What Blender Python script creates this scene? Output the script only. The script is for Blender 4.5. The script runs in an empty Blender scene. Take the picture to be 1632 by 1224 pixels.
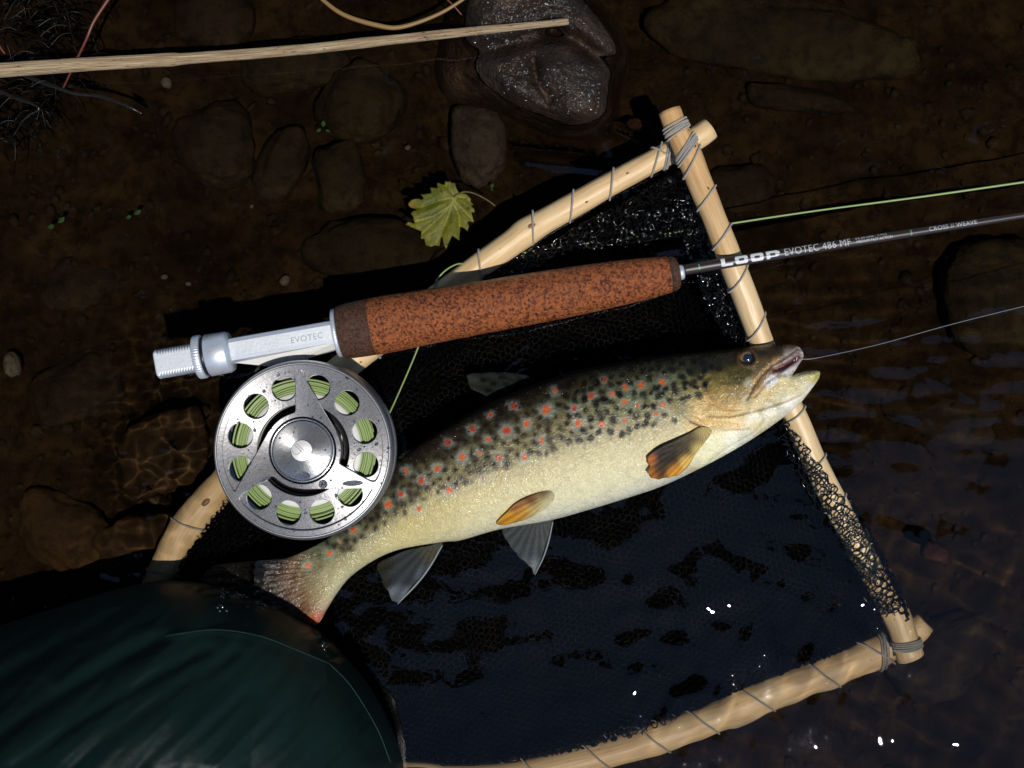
import bpy, bmesh, math, random
import numpy as np
from mathutils import Vector, Matrix
from mathutils.geometry import delaunay_2d_cdt
R_ = math.radians
sc = bpy.context.scene
C = sc.collection
random.seed(7); RNG = np.random.default_rng(11)

# ------------------------------------------------------------ camera, sky, sun, exposure
# Lengths are laid out in photo pixels at the water level: one pixel is 0.3 mm of stream.
# One Blender unit is 10 cm (scale_length 0.1).
S = 0.003
HC = 2000.0                      # camera height above the water, in those pixels (0.6 m)
sc.unit_settings.system = 'METRIC'; sc.unit_settings.scale_length = 0.1
cam = bpy.data.cameras.new('camera'); cam.lens = 36 * HC / 1632; cam.sensor_width = 36
cam.clip_start = 0.02; cam.clip_end = 500
camo = bpy.data.objects.new('camera', cam); C.objects.link(camo)
camo.location = (0, 0, HC * S); sc.camera = camo
cam.dof.use_dof = True; cam.dof.focus_distance = (HC - 75) * S; cam.dof.aperture_fstop = 1.1
SUN = Vector((0.20, -0.335, 1.0)).normalized()
world = bpy.data.worlds.new("World"); sc.world = world; world.use_nodes = True
wn = world.node_tree
sky = wn.nodes.new('ShaderNodeTexSky'); sky.sky_type = 'NISHITA'; sky.sun_disc = False
sky.sun_elevation = math.asin(SUN.z); sky.sun_rotation = math.atan2(SUN.x, SUN.y); sky.dust_density = .1; sky.ozone_density = 5.0
wn.links.new(sky.outputs[0], wn.nodes['Background'].inputs[0])
wn.nodes['Background'].inputs[1].default_value = 0.115
sl = bpy.data.lights.new('sun', 'SUN'); sl.energy = 3.6; sl.angle = R_(0.5); sl.color = (1, .955, .88)
sl.cycles.is_caustics_light = True
slo = bpy.data.objects.new('sun', sl); C.objects.link(slo); slo.location = SUN * 30
slo.rotation_euler = SUN.to_track_quat('Z', 'Y').to_euler()
vs = sc.view_settings; vs.view_transform = 'Standard'; vs.look = 'None'; vs.exposure = 0.0; vs.gamma = 1; vs.use_curve_mapping = False
cy = sc.cycles; cy.max_bounces = 8; cy.transparent_max_bounces = 12; cy.transmission_bounces = 6
cy.diffuse_bounces = 2; cy.glossy_bounces = 3; cy.sample_clamp_indirect = 3.0; cy.use_denoising = True
cy.caustics_reflective = False

# ------------------------------------------------------------ helpers
def KK(h):
    h = np.asarray(h, float)
    return np.where(h >= 0, (HC - h) / HC, 1 - h / (1.33 * HC))
def P(px, py, h=0.0):
    k = float(KK(h)); return Vector(((px - 816) * k * S, (612 - py) * k * S, h * S))
def PN(px, py, h):
    px = np.asarray(px, float); py = np.asarray(py, float); h = np.asarray(h, float) + 0 * px
    k = KK(h); return np.stack([(px - 816) * k * S, (612 - py) * k * S, h * S], -1)
def s2l(c):
    c = np.asarray(c, float) / 255.0
    return np.where(c <= .04045, c / 12.92, ((c + .055) / 1.055) ** 2.4)
_perm = np.random.default_rng(5).permutation(512)
_g = np.random.default_rng(6).uniform(0, 2 * math.pi, 512)
def pnoise(x, y, seed=0):
    x = np.asarray(x, float); y = np.asarray(y, float)
    xi = np.floor(x).astype(int); yi = np.floor(y).astype(int); xf = x - xi; yf = y - yi
    u = xf ** 3 * (xf * (xf * 6 - 15) + 10); v = yf ** 3 * (yf * (yf * 6 - 15) + 10)
    def gr(a, b, dx, dy):
        i = _perm[(_perm[(a + seed * 37) & 511] + b) & 511]; t = _g[i]; return np.cos(t) * dx + np.sin(t) * dy
    a = gr(xi, yi, xf, yf); b = gr(xi + 1, yi, xf - 1, yf); c = gr(xi, yi + 1, xf, yf - 1); d = gr(xi + 1, yi + 1, xf - 1, yf - 1)
    return ((a * (1 - u) + b * u) * (1 - v) + (c * (1 - u) + d * u) * v) * 1.4
def fbm(x, y, seed=0, o=4):
    r = 0; a = 1
    for i in range(o): r = r + a * pnoise(x * 2 ** i, y * 2 ** i, seed + i * 3); a *= .5
    return r
def sstep(a, b, x):
    t = np.clip((x - a) / (b - a), 0, 1); return t * t * (3 - 2 * t)
def dist_poly(px, py, pl, closed=False):
    pl = [tuple(p[:2]) for p in pl]
    if closed: pl = pl + [pl[0]]
    best = np.full(np.shape(px), 1e9)
    for (ax, ay), (bx, by) in zip(pl[:-1], pl[1:]):
        dx, dy = bx - ax, by - ay; L = dx * dx + dy * dy + 1e-9
        t = np.clip(((px - ax) * dx + (py - ay) * dy) / L, 0, 1)
        best = np.minimum(best, np.hypot(px - ax - t * dx, py - ay - t * dy))
    return best
def inside(px, py, poly):
    r = np.zeros(np.shape(px), bool); n = len(poly); j = n - 1
    for i in range(n):
        xi, yi = poly[i][:2]; xj, yj = poly[j][:2]
        if yi != yj:
            r ^= ((yi > py) != (yj > py)) & (px < (xj - xi) * (py - yi) / (yj - yi) + xi)
        j = i
    return r
def line_f(x, y, pl, w): return np.exp(-(dist_poly(x, y, pl) / w) ** 2)
def smooth_line(pts, n, closed=False):
    """Catmull-Rom through the points, n samples, any number of columns"""
    p = np.array(pts, float)
    if closed: q = np.vstack([p[-1], p, p[0], p[1]]); m = len(p)
    else: q = np.vstack([2 * p[0] - p[1], p, 2 * p[-1] - p[-2]]); m = len(p) - 1
    seg = np.hypot(*(q[1:-1] - q[:-2])[:, :2].T)[1:1 + m] if False else None
    ln = np.array([np.hypot(*(q[i + 2] - q[i + 1])[:2]) for i in range(m)]) + 1e-6
    cum = np.concatenate([[0], np.cumsum(ln)]); t = np.linspace(0, cum[-1], n, endpoint=not closed)
    i = np.clip(np.searchsorted(cum, t, 'right') - 1, 0, m - 1); f = ((t - cum[i]) / ln[i])[:, None]
    a, b, c, d = q[i], q[i + 1], q[i + 2], q[i + 3]
    return .5 * ((2 * b) + (c - a) * f + (2 * a - 5 * b + 4 * c - d) * f ** 2 + (3 * b - a - 3 * c + d) * f ** 3)

ORIG = {}
def tag(o, label=None, cat=None, group=None, kind=None):
    if label: o['label'] = label
    if cat: o['category'] = cat
    if group: o['group'] = group
    if kind: o['kind'] = kind
    return o
def thing(name, loc, label, cat, group=None):
    o = bpy.data.objects.new(name, None); C.objects.link(o); o.location = loc; o.empty_display_size = .05
    ORIG[o.name] = np.array(loc, float); return tag(o, label, cat, group)
def link(name, me, parent=None, flat=False):
    o = bpy.data.objects.new(name, me); C.objects.link(o)
    if not flat: me.polygons.foreach_set('use_smooth', [True] * len(me.polygons))
    o.cycles.is_caustics_receiver = True
    if parent is not None:
        o.parent = parent; ORIG[o.name] = ORIG[parent.name]
    else: ORIG[o.name] = np.zeros(3)
    return o
def mesh(name, v, f, mat, parent=None, flat=False, tc=None, col=None, kind=None, label=None):
    v = np.asarray(v, float)
    if parent is not None: v = v - ORIG[parent.name]
    me = bpy.data.meshes.new(name)
    f = np.asarray(f) if not isinstance(f, list) else f
    if isinstance(f, np.ndarray) and f.ndim == 2:
        n = f.shape[1]; me.vertices.add(len(v)); me.vertices.foreach_set('co', v.astype(np.float32).ravel())
        me.loops.add(f.size); me.loops.foreach_set('vertex_index', f.astype(np.int32).ravel())
        me.polygons.add(len(f)); me.polygons.foreach_set('loop_start', np.arange(0, f.size, n, dtype=np.int32))
        me.update(calc_edges=True)
    else:
        me.from_pydata([tuple(x) for x in v], [], [tuple(int(k) for k in q) for q in f]); me.update()
    if mat: me.materials.append(mat)
    if tc is not None:
        a = me.attributes.new('tc', 'FLOAT_VECTOR', 'POINT'); a.data.foreach_set('vector', np.asarray(tc, np.float32).ravel())
    if col is not None:
        a = me.attributes.new('col', 'FLOAT_COLOR', 'POINT')
        c4 = np.concatenate([np.asarray(col), np.ones((len(v), 1))], 1) if np.shape(col)[1] == 3 else col
        a.data.foreach_set('color', np.asarray(c4, np.float32).ravel())
    o = link(name, me, parent, flat)
    if kind: o['kind'] = kind
    if label: o['label'] = label
    return o
class MB:
    def __init__(s): s.v = []; s.f = []; s.t = []; s.n = 0
    def add(s, v, f, tc=None):
        v = np.asarray(v, float); s.v.append(v); s.t.append(np.asarray(tc) if tc is not None else v / S)
        s.f += [tuple(int(k) + s.n for k in q) for q in f]; s.n += len(v)
    def build(s, name, mat, parent=None, **k):
        return mesh(name, np.vstack(s.v), s.f, mat, parent, tc=np.vstack(s.t), **k)
def tube(pts3, rad, sides=12, cap=True, disp=None, offs=0.0, up=None, closed=False, prof=None):
    """tube through world points (N,3) with radii (N) in world units; disp(s_px, ang)->px radial offset"""
    p = np.asarray(pts3, float); n = len(p); rad = np.asarray(rad, float) + np.zeros(n)
    t = np.gradient(p, axis=0) if not closed else np.roll(p, -1, 0) - np.roll(p, 1, 0)
    t /= np.linalg.norm(t, axis=1)[:, None] + 1e-12
    u = np.array(up if up is not None else (0, 0, 1.0), float)
    s_ = np.concatenate([[0], np.cumsum(np.linalg.norm(np.diff(p, axis=0), axis=1))]) / S
    V = []; T = []
    ang = np.linspace(0, 2 * math.pi, sides, endpoint=False)
    for i in range(n):
        a = np.cross(t[i], u)
        if np.linalg.norm(a) < 1e-3: a = np.cross(t[i], (0, 1, 0))
        a /= np.linalg.norm(a); b = np.cross(a, t[i])       # a: sideways, b: up
        r = np.full(sides, rad[i]) if prof is None else rad[i] * np.array([prof(q) for q in ang])
        if disp is not None: r = r + disp(s_[i] + offs, ang) * S
        V.append(p[i] + np.cos(ang)[:, None] * a * r[:, None] + np.sin(ang)[:, None] * b * r[:, None])
        T.append(np.stack([np.full(sides, s_[i] + offs), np.cos(ang) * rad[i] / S, np.sin(ang) * rad[i] / S], 1))
    V = np.vstack(V); T = np.vstack(T); F = []
    m = n if closed else n - 1
    for i in range(m):
        for j in range(sides):
            k = (j + 1) % sides; i2 = (i + 1) % n
            F.append((i * sides + j, i * sides + k, i2 * sides + k, i2 * sides + j))
    if cap and not closed:
        F.append(tuple(range(sides - 1, -1, -1))); F.append(tuple((n - 1) * sides + j for j in range(sides)))
    return V, F, T
def ptube(pts, n=60, sides=10, rscale=1.0, **k):
    """pts rows: px, py, h, r(px apparent)"""
    q = smooth_line(pts, n); w = PN(q[:, 0], q[:, 1], q[:, 2]); return tube(w, q[:, 3] * KK(q[:, 2]) * S * rscale, sides, **k)

# ------------------------------------------------------------ materials
def newmat(name):
    m = bpy.data.materials.new(name); m.use_nodes = True; nt = m.node_tree
    return m, nt, nt.nodes['Principled BSDF']
def N(nt, t, **k):
    n = nt.nodes.new(t)
    for a, b in k.items():
        if a == 'inp':
            for x, y in b.items(): n.inputs[x].default_value = y
        else: setattr(n, a, b)
    return n
def ramp(nt, src, stops, interp='LINEAR'):
    r = N(nt, 'ShaderNodeValToRGB'); r.color_ramp.interpolation = interp; e = r.color_ramp.elements
    while len(e) < len(stops): e.new(.5)
    for x, (p, c) in zip(e, stops): x.position = p; x.color = (*c, 1) if len(c) == 3 else c
    nt.links.new(src, r.inputs[0]); return r.outputs[0]
def coords(nt, attr='tc', scale=(1, 1, 1)):
    a = N(nt, 'ShaderNodeAttribute', attribute_name=attr); m = N(nt, 'ShaderNodeMapping'); m.inputs['Scale'].default_value = scale
    nt.links.new(a.outputs['Vector'], m.inputs[0]); return m.outputs[0]
def ocoords(nt, scale=(1, 1, 1)):
    a = N(nt, 'ShaderNodeTexCoord'); m = N(nt, 'ShaderNodeMapping'); m.inputs['Scale'].default_value = scale
    nt.links.new(a.outputs['Object'], m.inputs[0]); return m.outputs[0]
def noise(nt, vec, scale, detail=3, rough=.5, out='Fac'):
    n = N(nt, 'ShaderNodeTexNoise', inp={'Scale': scale, 'Detail': detail, 'Roughness': rough}); nt.links.new(vec, n.inputs['Vector']); return n.outputs[out]
def voro(nt, vec, scale, feature='F1', out='Distance'):
    n = N(nt, 'ShaderNodeTexVoronoi', feature=feature, inp={'Scale': scale}); nt.links.new(vec, n.inputs['Vector']); return n.outputs[out]
def mixc(nt, fac, a, b, mode='MIX'):
    m = N(nt, 'ShaderNodeMix', data_type='RGBA', blend_type=mode)
    for sck, v in ((m.inputs['Factor'], fac), (m.inputs['A'], a), (m.inputs['B'], b)):
        if isinstance(v, (int, float)): sck.default_value = v
        elif isinstance(v, tuple): sck.default_value = (*v, 1)
        else: nt.links.new(v, sck)
    return m.outputs['Result']
def bump(nt, b, h, dist, strength=1.0, prev=None):
    n = N(nt, 'ShaderNodeBump', inp={'Strength': strength, 'Distance': dist}); nt.links.new(h, n.inputs['Height'])
    if prev is not None: nt.links.new(prev, n.inputs['Normal'])
    if b is not None: nt.links.new(n.outputs[0], b.inputs['Normal'])
    return n.outputs[0]
def simple(name, c, r=.5, metal=0, **k):
    m, nt, b = newmat(name); b.inputs['Base Color'].default_value = (*c, 1); b.inputs['Roughness'].default_value = r; b.inputs['Metallic'].default_value = metal
    for a, v in k.items(): b.inputs[a.replace('_', ' ')].default_value = v
    return m
M = {}
# whittled hazel
m, nt, b = newmat('peeled_wood'); v = coords(nt, scale=(.004, .06, .06)); v2 = coords(nt, scale=(.02, .05, .05))
c = ramp(nt, noise(nt, v, 3, 5, .6), [(.25, (.50, .31, .14)), (.5, (.66, .46, .24)), (.75, (.72, .54, .31))])
c = mixc(nt, ramp(nt, noise(nt, v2, 1.0, 4), [(.60, (0, 0, 0)), (.8, (.6, .6, .6))]), c, (.42, .22, .08))
c = mixc(nt, ramp(nt, noise(nt, coords(nt, scale=(.05, .12, .12)), 1.7, 3), [(.70, (0, 0, 0)), (.76, (1, 1, 1))]), c, (.16, .06, .025))
nt.links.new(c, b.inputs['Base Color']); b.inputs['Roughness'].default_value = .42; b.inputs['Specular IOR Level'].default_value = .4
bump(nt, b, noise(nt, coords(nt, scale=(.01, .2, .2)), 2, 4), .003, .6); M['wood'] = m
m, nt, b = newmat('peeled_wood_amber')
c = ramp(nt, noise(nt, coords(nt, scale=(.004, .06, .06)), 3, 5, .6), [(.25, (.40, .20, .07)), (.5, (.56, .33, .14)), (.75, (.64, .43, .21))])
c = mixc(nt, ramp(nt, noise(nt, coords(nt, scale=(.05, .12, .12)), 1.7, 3), [(.68, (0, 0, 0)), (.76, (1, 1, 1))]), c, (.12, .04, .02))
a_ = N(nt, 'ShaderNodeAttribute', attribute_name='tc'); sx = N(nt, 'ShaderNodeSeparateXYZ'); nt.links.new(a_.outputs['Vector'], sx.inputs[0])
mr = N(nt, 'ShaderNodeMapRange', inp={'From Min': 60.0, 'From Max': 330.0}); nt.links.new(sx.outputs[0], mr.inputs[0])
c2 = ramp(nt, noise(nt, coords(nt, scale=(.004, .06, .06)), 3, 5, .6), [(.25, (.50, .32, .15)), (.5, (.66, .47, .25)), (.75, (.73, .55, .32))])
c = mixc(nt, mr.outputs[0], c, c2)
nt.links.new(c, b.inputs['Base Color']); b.inputs['Roughness'].default_value = .4
bump(nt, b, noise(nt, coords(nt, scale=(.01, .2, .2)), 2, 4), .003, .6); M['wood2'] = m
# cork
def cork(name, dark, mid, light, sc_=1.0):
    m, nt, b = newmat(name); v = coords(nt, scale=(.1 * sc_, .1 * sc_, .1 * sc_))
    vc = N(nt, 'ShaderNodeTexVoronoi', feature='F1', inp={'Scale': 3.2, 'Randomness': 1.0}); nt.links.new(v, vc.inputs['Vector'])
    g = ramp(nt, vc.outputs['Color'], [(0.0, dark), (.22, mid), (.62, light), (1, tuple(min(1, x * 1.35) for x in light))])
    n1 = noise(nt, v, 5.5, 4, .65)
    c = mixc(nt, ramp(nt, n1, [(.30, (.9, .9, .9)), (.43, (0, 0, 0))]), g, tuple(x * .35 for x in dark))
    n2 = noise(nt, v, 1.1, 3, .6); c = mixc(nt, ramp(nt, n2, [(.45, (0, 0, 0)), (.8, (.3, .3, .3))]), c, mid)
    nt.links.new(c, b.inputs['Base Color']); b.inputs['Roughness'].default_value = .26
    p = bump(nt, None, n1, .007, 1.0); p = bump(nt, b, noise(nt, v, 9, 2, .7), .006, 1.0, p); b.inputs['Specular IOR Level'].default_value = .4
    return m
M['cork'] = cork('wet_cork', (.018, .005, .003), (.125, .029, .009), (.40, .115, .030))
M['cork_dark'] = cork('dark_rubber_cork', (.020, .010, .006), (.055, .024, .013), (.13, .055, .03), 1.3)
# metals
def metal(name, c, r, aniso=0, speck=.0, mw=1.0):
    m, nt, b = newmat(name); b.inputs['Metallic'].default_value = mw; b.inputs['Roughness'].default_value = r
    v = ocoords(nt, (1, 1, 1)); n = noise(nt, v, 60, 2)
    nt.links.new(mixc(nt, ramp(nt, noise(nt, v, 260, 1), [(.35, (0, 0, 0)), (.7, (1, 1, 1))]), tuple(x * (1 - speck) for x in c), tuple(min(1, x * (1 + speck)) for x in c)), b.inputs['Base Color'])
    rr = N(nt, 'ShaderNodeMapRange', inp={'To Min': r * .85, 'To Max': r * 1.2}); nt.links.new(noise(nt, v, 9, 4), rr.inputs[0]); nt.links.new(rr.outputs[0], b.inputs['Roughness'])
    bump(nt, b, n, .0012, .35)
    if aniso:
        b.inputs['Anisotropic'].default_value = aniso; b.inputs['Anisotropic Rotation'].default_value = .25
        tg = N(nt, 'ShaderNodeTangent', direction_type='RADIAL', axis='Z'); nt.links.new(tg.outputs[0], b.inputs['Tangent'])
    return m
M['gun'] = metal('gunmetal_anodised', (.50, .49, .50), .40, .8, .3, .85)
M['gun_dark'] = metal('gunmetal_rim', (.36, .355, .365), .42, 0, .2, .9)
M['knob'] = metal('polished_gunmetal', (.50, .50, .51), .36, .85, .1, .9)
M['silver'] = metal('satin_aluminium', (.66, .70, .77), .42, 0, .1, .55)
M['foot'] = metal('bright_foot', (.85, .84, .82), .4, 0, .05, .35)
M['chrome'] = simple('bright_aluminium', (.85, .86, .88), .22, 1.0)
M['black'] = simple('black_groove', (.008, .008, .009), .35)
M['inkblack'] = simple('black_bag', (.004, .004, .005), .7)
M['arbor'] = simple('pale_spool_arbor', (.62, .62, .58), .45)
m, nt, b = newmat('fly_line'); b.inputs['Base Color'].default_value = (.24, .33, .115, 1); b.inputs['Roughness'].default_value = .4; b.inputs['Subsurface Weight'].default_value = .0; M['line'] = m
M['leader'] = simple('clear_monofilament', (.16, .17, .18), .25)
m, nt, b = newmat('grey_cord'); v = coords(nt, scale=(.5, .5, .5))
nt.links.new(ramp(nt, noise(nt, v, 2.0, 2), [(.35, (.40, .37, .33)), (.65, (.72, .68, .62))]), b.inputs['Base Color']); b.inputs['Roughness'].default_value = .5
w = N(nt, 'ShaderNodeTexWave', inp={'Scale': .5, 'Distortion': 1.0}); nt.links.new(coords(nt, scale=(1, .5, .5)), w.inputs[0]); bump(nt, b, w.outputs[1], .003, .8); M['cord'] = m
M['net'] = simple('wet_black_twine', (.0035, .0035, .004), .13, 0, Specular_IOR_Level=.42)
M['net_sub'] = simple('submerged_black_twine', (.0025, .0025, .003), .5, 0, Specular_IOR_Level=.05)
m, nt, b = newmat('water_drop'); b.inputs['Transmission Weight'].default_value = 1; b.inputs['Roughness'].default_value = 0; b.inputs['IOR'].default_value = 1.33; M['drop'] = m
m, nt, b = newmat('rod_blank'); b.inputs['Base Color'].default_value = (.016, .010, .010, 1); b.inputs['Roughness'].default_value = .42; b.inputs['Specular IOR Level'].default_value = .6
nt.links.new(ramp(nt, noise(nt, coords(nt, scale=(.2, .2, .2)), 3, 3), [(.3, (.010, .006, .006)), (.8, (.035, .020, .019))]), b.inputs['Base Color']); M['blank'] = m
M['ink'] = simple('white_lettering', (.62, .64, .66), .5)
M['ink_dim'] = simple('pale_grey_lettering', (.42, .44, .46), .5)
M['green_tick'] = simple('green_mark', (.04, .25, .12), .4)
# fish
m, nt, b = newmat('trout_skin')
a_ = N(nt, 'ShaderNodeAttribute', attribute_name='col'); v = coords(nt, scale=(1, 1, 1))
vd = voro(nt, v, .34); n1 = noise(nt, v, .6, 3, .6)
c = mixc(nt, .35, a_.outputs['Color'], mixc(nt, ramp(nt, n1, [(.3, (0, 0, 0)), (.7, (1, 1, 1))]), (.66, .66, .62), (1.28, 1.26, 1.2)), 'MULTIPLY')
vcol = voro(nt, v, .30, out='Color'); c = mixc(nt, .45, c, ramp(nt, vcol, [(0, (.74, .74, .66)), (.5, (1.06, 1.05, 1.0)), (1, (1.40, 1.36, 1.20))]), 'MULTIPLY')
nt.links.new(c, b.inputs['Base Color']); b.inputs['Roughness'].default_value = .42
b.inputs['Specular IOR Level'].default_value = .3; b.inputs['Coat Weight'].default_value = .38; b.inputs['Coat Roughness'].default_value = .1
p = bump(nt, None, vd, .0032, .8); p = bump(nt, b, noise(nt, v, .45, 2, .6), .0020, 1.0, p); nt.links.new(p, b.inputs['Coat Normal']); M['skin'] = m
m, nt, b = newmat('trout_head_skin_and_fins')
a_ = N(nt, 'ShaderNodeAttribute', attribute_name='col'); v = coords(nt)
c = mixc(nt, .35, a_.outputs['Color'], mixc(nt, ramp(nt, noise(nt, v, .25, 4), [(.3, (0, 0, 0)), (.7, (1, 1, 1))]), (.6, .55, .5), (1.2, 1.2, 1.15)), 'MULTIPLY')
nt.links.new(c, b.inputs['Base Color']); nt.links.new(a_.outputs['Alpha'], b.inputs['Alpha']); b.inputs['Roughness'].default_value = .5; b.inputs['Specular IOR Level'].default_value = .15
bump(nt, b, noise(nt, v, .3, 3), .004, .4); M['fin'] = m
# wader
m, nt, b = newmat('wader_cloth'); v = ocoords(nt)
wc = ramp(nt, noise(nt, v, 1.2, 4), [(.3, (.0018, .0085, .0070)), (.7, (.0032, .0155, .0130))]); a_ = N(nt, 'ShaderNodeAttribute', attribute_name='col'); nt.links.new(mixc(nt, a_.outputs['Fac'], wc, (.16, .09, .04)), b.inputs['Base Color']); b.inputs['Roughness'].default_value = .5; b.inputs['Specular IOR Level'].default_value = .16
p = bump(nt, None, noise(nt, v, 3.5, 4), .03, .5); bump(nt, b, noise(nt, v, 200, 2), .0015, .3, p); M['wader'] = m
M['wader_seam'] = simple('wader_seam_tape', (.006, .024, .021), .6, 0, Specular_IOR_Level=.15)
# bed, stones, plants
def stone_mat(name, c1, c2, c3, r=.6, bs=1.0, spec=.5):
    m, nt, b = newmat(name); v = ocoords(nt)
    c = ramp(nt, noise(nt, v, 2.2, 8, .62), [(.3, c1), (.5, c2), (.72, c3)])
    c = mixc(nt, ramp(nt, noise(nt, v, 14, 4, .7), [(.45, (0, 0, 0)), (.62, (.6, .6, .6))]), c, tuple(x * .35 for x in c1))
    nt.links.new(c, b.inputs['Base Color']); b.inputs['Roughness'].default_value = r; b.inputs['Specular IOR Level'].default_value = spec
    p = bump(nt, None, noise(nt, v, 6, 6, .65), .06 * bs, .6); bump(nt, b, noise(nt, v, 38, 3, .6), .012 * bs, .7, p)
    return m
M['bed'] = stone_mat('peaty_silt', (.006, .0031, .0011), (.016, .0086, .0031), (.031, .0165, .0058), .9, 1.0, .05)
M['stone_brown'] = stone_mat('brown_stone', (.008, .0046, .0020), (.018, .0105, .0045), (.034, .020, .009), .8, 1.0, .1)
M['stone_olive'] = stone_mat('olive_algae_stone', (.008, .0052, .0018), (.018, .0118, .004), (.034, .0235, .0085), .8, 1.0, .1)
M['stone_grey'] = stone_mat('grey_brown_stone', (.020, .014, .0095), (.042, .030, .021), (.075, .055, .040), .8, 1.0, .1)
M['stone_red'] = stone_mat('red_stone', (.022, .009, .005), (.04, .015, .008), (.05, .025, .014), .8, 1.0, .1)
M['pebble'] = stone_mat('pale_pebble', (.04, .03, .018), (.075, .055, .035), (.12, .09, .06), .8)
m, nt, b = newmat('wet_boulder'); v = ocoords(nt)
c = ramp(nt, noise(nt, v, 2.6, 8, .65), [(.34, (.006, .0045, .0035)), (.52, (.022, .014, .010)), (.72, (.085, .050, .030))])
nt.links.new(c, b.inputs['Base Color']); b.inputs['Specular IOR Level'].default_value = .22
nt.links.new(ramp(nt, noise(nt, v, 5, 4, .6), [(.42, (.16, .16, .16)), (.62, (.45, .45, .45))]), b.inputs['Roughness'])
p = bump(nt, None, noise(nt, v, 7, 5, .6), .03, .6); p = bump(nt, None, voro(nt, v, 22), .007, .8, p); bump(nt, b, noise(nt, v, 60, 2, .6), .012, 1.0, p); M['rock_wet'] = m
M['stone_amber'] = stone_mat('amber_stone', (.016, .008, .0026), (.034, .017, .0056), (.058, .030, .0105), .8, .6, .1)  # lighter tone, put under the ripples so their light lines show
m, nt, b = newmat('dry_straw'); v = coords(nt, scale=(.006, .25, .25))
c = ramp(nt, noise(nt, v, 2.5, 5, .6), [(.32, (.13, .06, .03)), (.46, (.30, .20, .11)), (.66, (.50, .40, .24))])
c = mixc(nt, ramp(nt, noise(nt, coords(nt, scale=(.06, .25, .25)), 1.5, 4), [(.62, (0, 0, 0)), (.7, (1, 1, 1))]), c, (.06, .03, .015))
nt.links.new(c, b.inputs['Base Color']); b.inputs['Roughness'].default_value = .55
bump(nt, b, noise(nt, coords(nt, scale=(.004, .6, .6)), 2, 3), .006, 1); M['straw'] = m
M['twig'] = simple('brown_twig', (.22, .13, .045), .5)
M['twig_red'] = simple('red_brown_twig', (.10, .022, .010), .4)
M['twig_dark'] = simple('dark_wet_twig', (.007, .005, .004), .25, 0, Specular_IOR_Level=.5)
M['rot'] = simple('rotting_grass', (.0025, .002, .0015), .3, 0, Specular_IOR_Level=.12)
m, nt, b = newmat('nettle_leaf'); a_ = N(nt, 'ShaderNodeAttribute', attribute_name='col')
v = coords(nt); c = mixc(nt, .5, a_.outputs['Color'], mixc(nt, noise(nt, v, .06, 4), (.45, .5, .35), (1.5, 1.4, 1.2)), 'MULTIPLY')
c = mixc(nt, ramp(nt, noise(nt, v, .13, 2), [(.66, (0, 0, 0)), (.70, (1, 1, 1))]), c, (.03, .03, .008))
nt.links.new(c, b.inputs['Base Color']); b.inputs['Roughness'].default_value = .5; bump(nt, b, noise(nt, v, .25, 3), .006, .6); M['leaf'] = m
M['sprout'] = simple('green_sprout', (.012, .06, .005), .6)
# water
m, nt, b = newmat('stream_water'); b.inputs['Base Color'].default_value = (.97, .92, .84, 1); b.inputs['Transmission Weight'].default_value = 1; b.inputs['Roughness'].default_value = 0; b.inputs['IOR'].default_value = 1.33; M['water'] = m
M['bead'] = simple('glint_bead', (.02, .018, .016), .10, 0, Specular_IOR_Level=1.0, Coat_Weight=1.0, Coat_Roughness=.06)  # dark gloss for the small domes added to glint in the sun
M['canopy'] = simple('canopy_leaf', (.035, .06, .02), .6)
M['bark'] = simple('canopy_bark', (.05, .035, .025), .8)

# ------------------------------------------------------------ bed and water
def graded(a, b, step, far, growth=1.35):
    c = list(np.arange(a, b + step, step)); s = step * growth; lo = a; hi = c[-1]; L = []; H = []
    while lo > -far: lo -= s; L.append(lo); hi += s; H.append(hi); s *= growth
    return np.array(L[::-1] + c + H)
def sheet(name, xs, ys, hf, mat):
    X, Y = np.meshgrid(xs, ys); H = hf(X + 816, 612 - Y)
    v = np.stack([X * S, Y * S, H * S], -1).reshape(-1, 3); nx, ny = len(xs), len(ys)
    i, j = np.meshgrid(np.arange(nx - 1), np.arange(ny - 1)); a = (j * nx + i).ravel()
    return mesh(name, v, np.stack([a, a + 1, a + nx + 1, a + nx], 1), mat)
def bed_h(x, y):
    h = -150 + 38 * fbm(x / 260., y / 260., 3, 4) + 7 * fbm(x / 45., y / 45., 9, 3)
    h = h - 70 * sstep(900, 1300, x) * sstep(200, 900, y) - 50 * np.exp(-((x - 800) / 450.) ** 2 - ((y - 900) / 300.) ** 2)
    d = np.hypot(x - 816, y - 612)
    return h + 260 * sstep(5500, 9000, d)
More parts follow.
